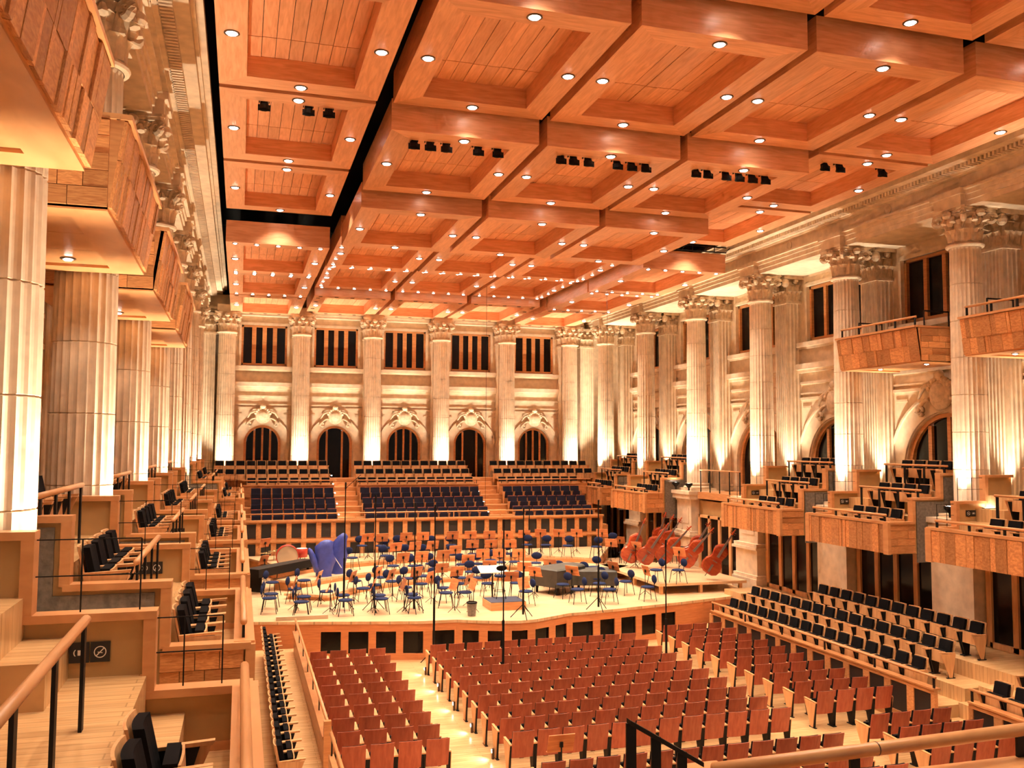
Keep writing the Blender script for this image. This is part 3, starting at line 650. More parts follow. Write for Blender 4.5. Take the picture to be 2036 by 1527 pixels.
# ------------------------------------------------------------------ seating boxes along both sides
ULIM = 2.75
def seat_box(side, yn, yf, label, lab2, near=True, nch=4, tiers=3, rail=(0, 2.7), sign=False, c0=None):
    c0 = yn + .47 if c0 is None else c0
    X = (lambda u: 18.5+u) if side > 0 else (lambda u: .93-u)
    xf = lambda u, y, z: (X(u), y, z)
    t = thing('seating_box', label, 'seating box')
    MB(xf).box(.06, ULIM-.02, yn+.02, yf-.02, 3.72, 3.8).build('soffit', M['wood'], t)
    ya, yb = yn+.03, yf-.03
    fl = MB(xf).box(.1, .87, ya, yb, 3.81, 4.05).box(.87, 1.85, ya, yb, 3.81, 4.75).box(1.85, ULIM-.01, ya, yb, 3.81, 5.45)
    fl.box(.55, .87, yf-1.1, yf-.1, 4.05, 4.4).box(1.5, 1.85, yf-1.1, yf-.1, 4.75, 5.1).build('tier_floor', M['floor'], t)
    prof = [(0, 3.7), (ULIM, 3.7), (ULIM, 5.98), (1.85, 5.98), (1.85, 5.28), (.87, 5.28), (.87, 4.6), (0, 4.6)]
    def caps(y, dy):
        b = MB(xf)
        for u0, u1, z in ((1.78, ULIM, 5.98), (.80, 1.85, 5.28), (-.02, .87, 4.6)): b.box(u0, u1, y-dy, y+dy, z-.05, z+.02)
        for u, z0, z1 in ((1.85, 5.28, 5.98), (.87, 4.6, 5.28), (0, 3.7, 4.6)): b.box(u-.066, u+.036, y-dy+.005, y+dy-.005, z0, z1)
        return b
    if near:
        MB(xf).prism(prof, yn, yn+.12, 'y').build('near_wall', M['plaster'], t)
        caps(yn+.03, .11).build('wall_cap', M['woodh'], t)
        MB(xf).prism([(.97, 3.45), (ULIM, 3.45), (ULIM, 5.88), (1.95, 5.88), (1.95, 5.18), (.97, 5.18)], yn-.035, yn+.01, 'y').build('slate_panel', M['slate'], t)
        planking(t, lambda a, e, d: (X(a), X(e), yn-.02-d, yn+.02), .05, .9, 3.72, 4.56, 4)
    fw = MB(xf).prism(prof, yf-.12, yf, 'y').build('far_wall', M['plaster'], t)
    caps(yf-.09, .11).build('wall_cap', M['woodh'], t)
    MB(xf).box(.12, ULIM, yf-.135, yf-.11, 4.05, 4.13).build('skirting', M['woodh'], fw)
    # thin black guard frames on the far wall
    for u0, u1, z0, z1 in ((.25, .90, 4.62, 5.22), (.95, 1.9, 5.30, 5.92)):
        b = MB(xf); y = yf-.09
        for z in (z1, (z0+z1)/2): b.box(u0, u1, y-.005, y+.005, z-.005, z+.005)
        for u in (u0, (u0+u1)/2, u1): b.box(u-.006, u+.006, y-.006, y+.006, z0, z1)
        b.build('guard_frame', M['metal'], t)
    # front parapet, planked outside
    MB(xf).box(.03, .12, yn+.01, yf-.01, 3.73, 4.55).build('parapet', M['wood'], t)
    MB(xf).box(-.06, .16, yn-.01, yf-.2, 4.55, 4.625).build('parapet_cap', M['woodh'], t)
    planking(t, lambda a, e, d: (X(.03), X(-.01-d), a, e), yn, yf, 3.72, 4.54, 1)
    MB(xf).tube([(.06, yn+.15, 4.80), (.06, yf-.25, 4.80)], .038, 10).build('handrail', M['woodh'], t, True)
    L = yf-yn
    for k in range(4):
        y = yn+.2 + (L-.5)*k/3; MB(xf).box(.045, .075, y-.035, y+.035, 4.6, 4.78).build('post', M['metal'], t)
    for u, zr, zb in ((1.16, 5.5, 4.75), (2.12, 6.2, 5.45)):
        if u > 2 and tiers < 3: continue
        MB(xf).tube([(u, yn+rail[0], zr), (u, yn+rail[1], zr)], .034, 10).build('handrail', M['woodh'], t, True)
        for k in range(4):
            y = yn + rail[0] + .12 + (rail[1]-rail[0]-.2)*k/3; MB(xf).box(u-.012, u+.012, y-.04, y+.04, zb, zr-.03).build('post', M['metal'], t)
    rz = PI/2 if side > 0 else -PI/2
    for ti, (u, z) in enumerate(((.53, 4.05), (1.5, 4.75), (2.38, 5.45))):
        if ti >= tiers: break
        for i in range(nch):
            chair('box_chair', (X(u), c0 + .57*i, z), rz, 'black chair in %s, %s tier, %s from near end' % (lab2, ORD[ti], ORD[i]), 'chairs in the side boxes', i == (0 if side > 0 else nch-1), i == (nch-1 if side > 0 else 0))
    if sign:
        for q, u in enumerate((1.415, 1.25)):
            y = yf-.13; z = 4.965; sg = tag(MB(xf).box(u-.078, u+.078, y-.012, y, z-.085, z+.085).build('wall_sign', M['sign']), ('black sign with white brackets, wall of %s' if q == 0 else 'black sign with crossed circle, wall of %s') % lab2, 'sign', 'box wall signs')
            b = MB(xf); n = 20; yy = y-.014
            if q == 1:
                for k in range(n):
                    a, e = 2*PI*k/n, 2*PI*(k+1)/n
                    b.add([(u+.05*cos(a), yy, z+.05*sin(a)), (u+.05*cos(e), yy, z+.05*sin(e)), (u+.042*cos(e), yy, z+.042*sin(e)), (u+.042*cos(a), yy, z+.042*sin(a))], [(0, 1, 2, 3)])
                for w, o_ in ((1, 0), (-1, 0)):
                    b.add([(u-.034*w, yy, z+.03), (u-.028*w, yy, z+.036), (u+.034*w, yy, z-.03), (u+.028*w, yy, z-.036)] if w > 0 else [(u-.02, yy, z-.012), (u+.02, yy, z-.004), (u+.02, yy, z+.003), (u-.02, yy, z-.005)], [(0, 1, 2, 3)])
            else:
                for s_ in (-1, 1):
                    for k in range(6):
                        a, e = -.8+1.6*k/6, -.8+1.6*(k+1)/6
                        b.add([(u+s_*.045*cos(a), yy, z+.04*sin(a)), (u+s_*.045*cos(e), yy, z+.04*sin(e)), (u+s_*.036*cos(e), yy, z+.035*sin(e)), (u+s_*.036*cos(a), yy, z+.035*sin(a))], [(0, 1, 2, 3)])
                b.box(u-.012, u+.012, yy, yy+.001, z-.022, z+.022)
            b.build('pictogram', M['signw'], sg)
    return t
def bay(Y, k): return Y[k+1]+.82, Y[k]-.72
for k, w in ((0, 'in the back corner'), (1, 'beside the choir seats'), (3, 'above the double basses'), (4, 'under the upper balcony'), (5, 'at the right edge')):
    yn, yf = bay(YRC, k); yf -= .85 if k == 0 else 0; seat_box(1, yn, yf, 'plank-fronted seating box on the right side, %s' % w, 'the right box %s' % w, sign=k > 2)
for k, w in ((0, 'in the back corner'), (1, 'beside the choir'), (3, 'fourth from the camera'), (4, 'third from the camera'), (5, 'second from the camera')):
    yn, yf = bay(YLC, k); seat_box(-1, yn, yf, 'wooden seating box on the left side, %s' % w, 'the left box %s' % w, sign=True)
yn, yf = bay(YLC, 6); seat_box(-1, yn, yf, 'wooden seating box on the left side with a grey slate end wall, nearest complete one', 'the nearest complete left box', sign=True)
seat_box(-1, -46.6, YLC[7]-.83, 'wooden seating box at the bottom left corner of the view', 'the bottom left box', near=False, nch=5, tiers=1, rail=(1.2, 4.5), sign=True, c0=-42.7-.57*4)

# ------------------------------------------------------------------ upper balconies
def upper_balcony(side, yn, yf, label):
    X = (lambda u: 19.85+u) if side > 0 else (lambda u: -.65-u)
    xf = lambda u, y, z: (X(u), y, z); t = thing('upper_balcony', label, 'balcony'); L = yf-yn
    MB(xf).box(.06, 2.0, yn+.05, yf-.05, 9.34, 9.44).build('floor_slab', M['floor'], t)
    sf = MB(xf).box(0, .42, yn, yf, 9.25, 9.33).box(.42, 2.0, yn, yn+.4, 9.25, 9.33).box(.42, 2.0, yf-.4, yf, 9.25, 9.33).build('soffit_frame', M['woodh'], t)
    for i in range(3):
        a, e = yn+.4+(L-.8)*i/3, yn+.4+(L-.8)*(i+1)/3
        MB(xf).box(.43, 2.0, a+.005, e-.005, 9.29, 9.33).build('soffit_board', M['woodh'], sf)
    for y in (yn+.8, yf-.8):
        dl = link('downlight', ME_DL2, t, xf(.9, y, 9.285)); link('lamp', ME_LAMP2, dl)
        spot('balcony_light_beam', xf(.9, y, 9.2), (0, 0, -1), 40, 110, WARM, .05, .8)
    # leaning front: local x = outwards, local z = up along the panel
    f = MB().box(-.05, 0, -L/2, L/2, 0, 1.02).build('parapet', M['wood'], t, loc=xf(0, (yn+yf)/2, 9.27))
    f.rotation_euler = (0, R(-8 if side > 0 else 8), 0)
    if side > 0: f.scale = (-1, 1, 1)
    planking(f, lambda a, e, d: (0, .012+d, a, e), -L/2, L/2, .02, 1.0, 2)
    for y, q in ((yn, -1), (yf, 1)):
        p = MB(xf).hexa([(0, y, 9.27), (1.9, y, 9.27), (1.9, y-q*.05, 9.27), (0, y-q*.05, 9.27)], [(-.14, y, 10.27), (1.9, y, 10.27), (1.9, y-q*.05, 10.27), (-.14, y-q*.05, 10.27)]).build('end_panel', M['wood'], t)
        planking(p, lambda a, e, d: (X(a), X(e), y, y+q*(.01+d)), 0, 1.9, 9.29, 10.25, 5)
    MB(xf).box(-.22, -.06, yn-.02, yf+.02, 10.27, 10.33).box(-.1, 1.9, yn-.03, yn+.06, 10.27, 10.33).box(-.1, 1.9, yf-.06, yf+.03, 10.27, 10.33).build('parapet_cap', M['woodh'], t)
    if side > 0:
        MB(xf).tube([(-.05, yn+.1, 10.6), (-.05, yf-.1, 10.6)], .035, 8).build('handrail', M['woodh'], t, True)
        for i in range(5):
            y = yn+.15+(L-.3)*i/4; MB(xf).box(-.065, -.035, y-.03, y+.03, 10.3, 10.58).build('post', M['metal'], t)
        for q, y0 in enumerate((yf-.3, yn+.4)):
            b = MB(xf)
            for u in (.5, 1.4): b.box(u-.012, u+.012, y0-.02, y0+.02, 9.44, 10.85)
            b.box(.5, 1.4, y0-.015, y0+.015, 10.82, 10.86).build('guard_frame', M['metal'], t)
    return t
for k in (4, 5):
    upper_balcony(1, YRC[k+1]+.9, YRC[k]-.8, 'upper plank-fronted balcony on the right, %s' % ('nearer the stage' if k == 4 else 'cut by the right edge of the view'))
    for i in range(5 if k == 4 else 3):
        chair('balcony_chair', (20.65, YRC[k+1]+1.3+.57*i, 9.44), PI/2, 'black chair on the right upper balcony %s, %s from its near end' % ('nearer the stage' if k == 4 else 'at the edge', ORD[i]), 'chairs on the upper balconies')
for k, w in ((4, 'farthest'), (5, 'third nearest the camera'), (6, 'second nearest the camera'), (7, 'nearest, cut by the left edge of the view')):
    upper_balcony(-1, YLC[k+1]+.95, YLC[k]-.55, 'upper plank-fronted balcony on the left, %s' % w)

# ------------------------------------------------------------------ choir terraces behind the stage
ct = thing('choir_terrace', 'stepped wooden choir terrace behind the stage with two stairways', 'terrace')
RW = [(-6.25, 2.85), (-5.35, 3.3), (-4.45, 3.75), (-3.3, 4.2), (-2.4, 4.6), (-1.5, 5.0)]
b = MB(); ys = [-7.1, -5.95, -5.05, -3.95, -3.0, -2.1, -.75]
for i, (y, z) in enumerate(RW): b.box(1.0 if i < 4 else -.55, 18.4 if i < 4 else 19.72, ys[i], ys[i+1], 1.2, z)
b.box(-.55, 19.72, -.7, .3, 1.2, 4.74)
b.build('tier_floor', M['wood'], ct)
for n_, (x0, x1) in enumerate(((5.28, 6.36), (12.58, 13.66))):
    for i in range(5):
        MB().box(x0, x1, ys[i+1]-.42, ys[i+1], RW[i][1], (RW[i][1]+RW[i+1][1])/2).build('stair_step', M['woodh'], ct)
        lz = RW[i+1][1]+.12
        lm = MB().box(x0+.0, x0+.05, ys[i+1]+.2, ys[i+1]+.3, lz, lz+.05).build('step_light', M['lamp'], ct)
        if n_ == 0: spot('step_light_beam', (x0+.1, ys[i+1]+.25, lz+.02), (1, 0, -.7), 6, 100, WARM, .02)
cp = thing('choir_parapet', 'tall wooden stage back wall with two rows of dark panels and a brass-coloured rail', 'parapet')
MB().box(.95, 18.05, -7.22, -7.1, 1.2, 3.33).build('wall_body', M['wood'], cp)
MB().box(.93, 18.07, -7.36, -7.08, 3.27, 3.35).box(.95, 18.05, -7.34, -7.2, 2.38, 2.5).box(.95, 18.05, -7.32, -7.2, 1.2, 1.36).build('ledge', M['woodh'], cp)
n = 26; w = 17.0/n
for i in range(n):
    for z0, z1 in ((2.56, 3.18), (1.48, 2.3)):
        cube('dark_panel', 'grille', cp, 1.0+w*i+.12, 1.0+w*(i+1)-.12, -7.24, -7.2, z0, z1)
    cube('stile', 'wood', cp, 1.0+w*i-.11, 1.0+w*i+.11, -7.28, -7.2, 1.36, 3.27)
cube('stile', 'wood', cp, 17.92, 18.05, -7.28, -7.2, 1.36, 3.27)
MB().tube([(.95, -7.18, 3.62), (18.05, -7.18, 3.62)], .03, 8).build('handrail', M['woodh'], cp, True)
for i in range(8): MB().box(1.3+2.3*i, 1.34+2.3*i, -7.2, -7.16, 3.33, 3.6).build('post', M['woodh'], cp)
SEC = ((1.3, 5.2, 'left'), (6.45, 12.5, 'middle'), (13.75, 17.95, 'right'))
for x0, x1, lab in ((1.0, 5.25, 'left'), (6.4, 12.55, 'middle'), (13.68, 18.6, 'right')):
    t = thing('choir_rail', 'low wooden rail dividing upper and lower choir seats, %s section' % lab, 'rail')
    MB().box(x0, x1, -3.98, -3.88, 4.2, 4.72).box(x0-.03, x1+.03, -4.0, -3.86, 4.72, 4.78).build('panel', M['wood'], t)
    MB().tube([(x0-.1, -3.95, 4.98), (x1+.1, -3.95, 4.98)], .03, 8).build('handrail', M['woodh'], t, True)
    for i in range(4):
        x = x0+.1+(x1-x0-.2)*i/3; MB().box(x-.015, x+.015, -3.96, -3.94, 4.76, 4.96).build('post', M['metal'], t)
for ri, (y, z) in enumerate(RW):
    up = ri > 2
    for si, (x0, x1, lab) in enumerate(SEC if not up else ((-.45, 5.15, 'left'), (6.45, 12.5, 'middle'), (13.8, 19.5, 'right'))):
        if ri == 3: x0, x1 = max(x0, 1.1), min(x1, 18.3)
        if not up: n = (8, 12, 8)[si]
        elif ri == 3: n = (8, 12, 9)[si]
        else: n = (11, 12, 11)[si]
        w = (x1-x0)/n
        for i in range(n):
            o = chair('choir_chair', (x0+w*(i+.5), y, z), PI, '%s choir chair, %s section, %s row up, %s from the left' % ('dark blue' if not up else 'black', lab, ORD[ri], ORD[i]), 'choir chairs', far=True, navy=not up)
            if not up: o.scale = (w/.535, 1, 1)

# ------------------------------------------------------------------ stage
FR = [(.95, -19.35), (1.25, -19.4), (4.0, -20.1), (6.3, -20.65), (7.5, -20.7), (8.2, -21.05), (8.9, -21.3), (9.45, -21.38), (10.0, -21.3), (10.6, -21.0), (11.35, -20.6), (12.1, -20.5), (13.5, -20.2), (16.0, -19.6), (18.4, -18.95), (18.4, -18.42), (21.4, -18.42)]
st = thing('stage', 'wide orange wooden concert stage with a curved front edge', 'stage')
MB().prism(FR + [(21.4, -7.2), (.95, -7.2)], STZ-.09, STZ, 'z').build('stage_floor', M['stagef'], st)
MB().prism([(x, y+.14) for x, y in FR[:15]] + [(18.4, -8), (.95, -8)], 0.0, STZ-.1, 'z').build('stage_body', M['grille'], st)
edges = [638, 693, 748, 802, 860, 920, 970, 1018, 1065, 1105, 1139, 1194, 1236, 1277, 1316]; wid = [40, 40, 40, 40, 44, 33, 33, 32, 27, 22, 41, 29, 29, 28, 28]
def front_at(x):
    for (xa, ya), (xb, yb) in zip(FR, FR[1:]):
        if xa <= x <= xb and xb > xa: return ya + (yb-ya)*(x-xa)/(xb-xa)
    return FR[-1][1]
def front_x(pxx, z=.6):
    p = px(pxx, 1270, z=z); x = p.x
    for _ in range(12):
        y = front_at(x); q = px(pxx, 1270, y=y); x = q.x
    return x
ws = [(front_x(a), front_x(a+w_)) for a, w_ in zip(edges, wid)]
def fwall(name, x0, x1, z0, z1, off, m):
    xs = [x0] + [x for x, y in FR if x0 < x < x1] + [x1]; b = MB(); n = len(xs)
    o = [(x, front_at(x)+.02-off, z) for z in (z0, z1) for x in xs] + [(x, front_at(x)+.14, z) for z in (z0, z1) for x in xs]
    fs = []
    for i in range(n-1):
        fs += [(i, i+1, n+i+1, n+i), (2*n+i, 2*n+i+1, 3*n+i+1, 3*n+i), (i, i+1, 2*n+i+1, 2*n+i), (n+i, n+i+1, 3*n+i+1, 3*n+i)]
    fs += [(0, n, 3*n, 2*n), (n-1, 2*n-1, 4*n-1, 3*n-1)]
    return b.add(o, fs).build(name, m, st)
fwall('fascia_top', .95, 18.4, .88, STZ-.09, 0, M['stagew']); fwall('fascia_base', .95, 18.4, 0, .2, 0, M['stagew'])
xs = [.95] + [v for p in ws for v in p] + [18.4]
for i in range(0, len(xs), 2): fwall('stile', xs[i], xs[i+1], .2, .88, 0, M['stagew'])
for a, e in ws: fwall('dark_panel', a, e, .2, .88, -.07, M['glass'])
# risers at the back of the orchestra
def riser(name, cx, cy, r0, r1, a0, a1, z0, z1, lab):
    n = 20; ang = [R(a0+(a1-a0)*i/n) for i in range(n+1)]
    cl = lambda v: max(1.0, min(18.3, v)); pts = [(cl(cx+r1*cos(a)), min(cy+r1*sin(a), -7.5)) for a in ang] + [(cl(cx+r0*cos(a)), min(cy+r0*sin(a), -7.5)) for a in ang[::-1]]
    t = thing(name, lab, 'riser'); MB().prism(pts, z1-.08, z1, 'z').build('deck', M['stagef'], t)
    MB().prism([(x+(cx-x)*.02, y) for x, y in pts], z0, z1-.08, 'z').build('skirt', M['wood'], t)
riser('orchestra_riser', 9.6, -19.5, 6.6, 8.3, 42, 150, STZ, STZ+.2, 'lowest curved orchestra riser with pale deck')
riser('orchestra_riser', 9.6, -19.5, 8.3, 9.9, 42, 140, STZ, STZ+.4, 'middle curved orchestra riser with pale deck')
riser('orchestra_riser', 9.6, -19.5, 9.9, 16, 50, 132, STZ, STZ+.62, 'rearmost orchestra riser against the choir wall')
def ground(x, y):
    r = math.hypot(x-9.6, y+19.5); a = math.degrees(math.atan2(y+19.5, x-9.6))
    if r > 9.9 and 50 < a < 132 and y < -7.3: return STZ+.62
    if 8.3 < r <= 9.9 and 42 < a < 140: return STZ+.4
    if 6.6 < r <= 8.3 and 42 < a < 150: return STZ+.2
    if 15.9 < x < 19.6 and -18.0 < y < -12.2: return STZ+.4
    return STZ
t = thing('bass_platform', 'low pale platform under the double basses', 'platform')
MB().box(15.9, 19.6, -18.0, -12.2, STZ+.3, STZ+.4).build('deck', M['stagef'], t)
for x in (16.05, 17.7, 19.4):
    for y in (-17.85, -15.5, -12.4): MB().box(x-.06, x+.06, y-.06, y+.06, STZ, STZ+.3).build('leg', M['seatl'], t)
def hit(ix, iy, dz):
    "where the sight line of a photo pixel meets a height dz above the local stage level"
    d = px(ix, iy, y=0) - Vector(CAMP); y = -21.2
    while y < -7.7:
        p = Vector(CAMP) + d*((y-CAMP[1])/d.y)
        if p.z <= ground(p.x, p.y) + dz: break
        y += .02
    return p.x, p.y, ground(p.x, p.y)
# orchestra chair
OC = {}
OC['seat'] = MB().lathe([(.20, .44), (.225, .455), (.225, .475), (.19, .495)], 14).mesh('seat', M['blue'])
OC['back'] = MB().ball((0, -.24, .72), (.205, .04, .145), 12, 6).mesh('backrest', M['blue'], True)
b = MB()
for q in (-1, 1):
    b.tube([(q*.17, .17, .44), (q*.21, .21, 0)], .012, 5); b.tube([(q*.17, -.15, .44), (q*.21, -.25, 0)], .012, 5)
OC['legs'] = [MB().tube([(q*.16, w_*.16, .45), (q*.21, w_*.23, 0)], .012, 5).mesh('leg', M['metal']) for q in (-1, 1) for w_ in (-1, 1)]
OC['post'] = MB().tube([(0, -.16, .46), (0, -.23, .5), (0, -.25, .70)], .014, 5).mesh('back_post', M['metal'])
SEATS = [(539,1182),(536,1190.5),(604,1187.6),(599,1198),(681.5,1184.7),(687,1194.5),(753,1184.7),(758,1191.5),(818,1182.7),(824,1189.6),(649,1177),(586,1172),(604,1166),(541,1159),
 (721.6,1171),(706,1156),(745,1164),(778.6,1157),(812,1151),(757,1149),(837.6,1162),(806,1169),(782,1126),(822,1126),
 (887,1179.8),(924.5,1178.8),(882,1170),(970,1161),(1026,1160),(1046,1176.8),(1119,1163),(1108,1155),(1148.5,1173),(1191.6,1161),(1187,1151),(1212,1173),
 (950,1122),(918,1123),(995,1119),(1023,1118),(1107,1137.5),(952,1150),(1085,1143),(1244,1157),(1287.7,1168),(1348.6,1153),(1305,1146),(1180,1129),
 (720,1075),(757,1075),(794,1074),(897,1079),(936,1079),(973.6,1076),(1048,1076),(1085.6,1076),(1129,1075),(1186,1077),(1215,1068),(860,1092),(900,1106),(940,1104),(1008,1104),(770,1092),(700,1110),(866,1136),(930,1136),(1155,1140),(1065,1120),(915,1150),(745,1138)]
BACKS = [(480+a/5.09, 1000+b_/5.09) for a, b_ in ((470,800),(590,760),(1180,790),(1295,755),(1590,785),(1465,715),(1630,690),(1780,750),(1840,680),(1510,570),(1730,570),(240,840),(1970,710),(1920,560),(1460,480),(1680,470),(1850,470))]
BACKS += [(840+a/5.09, 1000+b_/5.09) for a, b_ in ((190,825),(370,755),(640,745),(980,730),(490,640),(545,690),(140,710),(1190,610),(1250,655),(1400,620),(1620,660),(1460,750),(1615,810),(1830,690),(240,465),(410,465),(20,470),(110,555),(380,555),(530,545),(900,530),(690,525))]
done = []
for i, (ix, iy) in enumerate(SEATS + BACKS):
    x, y, g = hit(ix, iy, .47 if (iy > 1080 and i < len(SEATS)) else .71)
    if y > -7.7: y = -7.7; g = ground(x, y)
    if any((x-a)**2 + (y-b_)**2 < .3 for a, b_ in done): continue
    done.append((x, y)); a = math.atan2(-19.0-y, 9.6-x) - PI/2
    where = 'far left' if x < 4.2 else 'left' if x < 7.4 else 'centre' if x < 11.6 else 'right' if x < 14.6 else 'far right'
    dep = 'front edge' if y < -17 else 'middle' if y < -12.5 else 'rear'
    t = thing('orchestra_chair', 'blue padded orchestra chair at stage %s %s, %s from photo left' % (where, dep, '{}'), 'chair', (x, y, g), a, 'orchestra chairs')
    t['_k'] = (where + dep); t['_x'] = ix
    t.scale = (1.08, 1.08, 1.05); link('seat', OC['seat'], t); link('backrest', OC['back'], t); link('back_post', OC['post'], t)
    for l in OC['legs']: link('leg', l, t)
def rank(prefix, n):
    "fill the ordinal of each thing among its neighbours, counted from the left of the photograph"
    g = {}
    for o in COL.objects:
        if o.name.split('.')[0] == prefix: g.setdefault(o['_k'], []).append(o)
    for v in g.values():
        v.sort(key=lambda o: o['_x'])
        for i, o in enumerate(v):
            o['label'] = o['label'].format((ORD + ['seventeenth', 'eighteenth', 'nineteenth', 'twentieth', 'next'])[i]); del o['_k']; del o['_x']
rank('orchestra_chair', 0)
# music stands
MS = {}
MS['desk'] = MB().hexa([(-.27, .0, .76), (.27, .0, .76), (.27, .02, .755), (-.27, .02, .755)], [(-.27, .12, 1.11), (.27, .12, 1.11), (.27, .14, 1.105), (-.27, .14, 1.105)]).box(-.27, .27, -.05, .02, .745, .76).mesh('desk', M['desk'])
MS['pole'] = MB().tube([(0, .1, .06), (0, .1, .9)], .014, 6).box(-.03, .03, .07, .12, .86, .96).mesh('pole', M['metal'])
MS['legs'] = [MB().tube([(0, .1, .2), (.24*cos(a), .1+.24*sin(a), .01)], .01, 5).mesh('foot', M['metal']) for a in (.5, .5+2*PI/3, .5+4*PI/3)]
STANDS = [(729.5,1068),(759,1068),(807,1066),(840.5,1068),(785.5,1089),(824,1089),(859,1090),(800,1113),(837.6,1112),(749,1135.5),(775,1141),(826,1135.5),(853,1145),(631,1145),(698,1145),(651,1163),(582,1157),(739,1161),(798,1161),
 (899,1067),(935,1065),(972.6,1063),(1009,1063),(1042,1061),(1075.8,1059),(1112,1059),(1147.5,1059),(1197.6,1059),(1216,1078.6),(904,1092),(939,1088),(975.6,1086.5),(1014.9,1086.5),(880,1109),(930,1110),(960,1107),(993,1103),(1031.6,1103),(1095,1119),(1139.6,1133.6),(1043,1126),(1066,1135.6),(973.6,1122),(877,1128),(907,1134.6),(928,1151),(899,1161),(936,1160),(1044,1159),(1222,1125),(1016,1145),
 (1266,1084.5),(1301.5,1067),(1352.5,1096),(1389,1076.6),(1287.7,1133.6),(522,1112),(524,1084)]
done2 = []
for ix, iy in STANDS:
    x, y, g = hit(ix, iy, .94)
    if y > -7.75: y = -7.75; g = ground(x, y)
    if any((x-a)**2 + (y-b_)**2 < .2 for a, b_ in done2): continue
    if x > 18.8: x = 18.8
    done2.append((x, y)); a = math.atan2(-19.2-y, 9.6-x) - PI/2 + random.uniform(-.2, .2) + PI
    where = 'far left' if x < 4.2 else 'left' if x < 7.4 else 'centre' if x < 11.6 else 'right' if x < 14.6 else 'far right'; dep = 'front' if y < -17 else 'middle' if y < -12.5 else 'rear'
    t = thing('music_stand', 'music stand with wooden desk at stage %s %s, {} from photo left' % (where, dep), 'music stand', (x, y, g), a + PI, 'music stands'); t['_k'] = where+dep; t['_x'] = ix
    link('desk', MS['desk'], t); link('pole', MS['pole'], t)
    for l in MS['legs']: link('foot', l, t)
rank('music_stand', 0)
# conductor's podium, stool, score desk
t = thing('conductor_podium', 'wooden conductor podium box with dark carpet top at centre stage edge', 'podium', (9.58, -19.0, STZ))
MB().box(-.62, .62, -.55, .55, 0, .26).build('box', M['wood'], t); MB().box(-.6, .6, -.53, .53, .26, .275).build('carpet', M['carpet'], t)
t = thing('conductor_stool', 'tall blue-seated stool on the conductor podium', 'stool', (9.5, -18.75, STZ+.275))
MB().lathe([(.17, .72), (.2, .74), (.2, .78), (.16, .8)], 14).build('seat', M['blue'], t); MB().ball((0, -.2, 1.05), (.2, .04, .1), 10, 6).build('backrest', M['black'], t, True)
MB().tube([(0, -.16, .76), (0, -.2, 1.0)], .02, 6).build('back_post', M['metal'], t)
for q in range(4): MB().tube([(.08*cos(PI/4+q*PI/2), .08*sin(PI/4+q*PI/2), .72), (.24*cos(PI/4+q*PI/2), .24*sin(PI/4+q*PI/2), 0)], .014, 5).build('leg', M['metal'], t)
MB().tube([(.2*cos(a*PI/6), .2*sin(a*PI/6), .25) for a in range(13)], .01, 5, cap=False).build('foot_ring', M['metal'], t)
x, y, g = hit(985, 1131, 1.1)
t = thing('score_desk', 'large white-topped score desk before the conductor podium', 'score desk', (9.55, -17.6, STZ))
MB().hexa([(-.5, -.25, 1.0), (.5, -.25, 1.0), (.5, .3, 1.18), (-.5, .3, 1.18)], [(-.5, -.25, 1.03), (.5, -.25, 1.03), (.5, .3, 1.21), (-.5, .3, 1.21)]).build('desk', M['white'], t)
MB().tube([(0, 0, .05), (0, 0, 1.08)], .03, 8).build('pole', M['metal'], t); MB().lathe([(.28, 0), (.26, .04), (.05, .06)], 14).build('foot', M['metal'], t)
x, y, g = hit(938, 1212, .2)
t = thing('waste_bin', 'small dark grey bin on the stage left of the podium', 'bin', (x, y, STZ))
MB().lathe([(.13, 0), (.17, .42), (.16, .42), (.12, .03)], 16).build('body', M['slate'], t); MB().lathe([(.165, .40), (.18, .41), (.18, .44), (.165, .45)], 16, cap=False).build('rim', M['metal'], t)
# covered grand pianos
def covered_piano(x, y, rz, label, sc=1):
    t = thing('covered_piano', label, 'piano', (x, y, ground(x, y)), rz); t.scale = (sc, sc, sc)
    out = [(-.72, -1.1), (.72, -1.1), (.74, -.2), (.45, .45), (.35, 1.0), (0, 1.3), (-.5, 1.3), (-.72, .9)]
    b = MB(); n = len(out)
    b.add([(px_*1.02, py_*1.02, .3) for px_, py_ in out] + [(px_, py_, .95) for px_, py_ in out] + [(px_*.9, py_*.9, 1.0) for px_, py_ in out],
          [tuple(range(2*n, 3*n))] + [(k*n+i, k*n+(i+1) % n, (k+1)*n+(i+1) % n, (k+1)*n+i) for k in (0, 1) for i in range(n)])
    b.build('cover', M['cover'], t)
    for q, w_ in ((-.55, -.9), (.55, -.9), (0, 1.0)): MB().tube([(q, w_, .5), (q, w_, 0)], [.07, .05], 8).build('leg', M['metal'], t)
p = px(1118, 1112, z=STZ+1.2); covered_piano(p.x, p.y, R(-62), 'grand piano under a grey padded cover behind the centre chairs', .95)
p = px(1178, 1130, z=STZ+.8); covered_piano(p.x, p.y-.1, R(70), 'second grand piano under a dark grey cover, nearer the basses', .8)
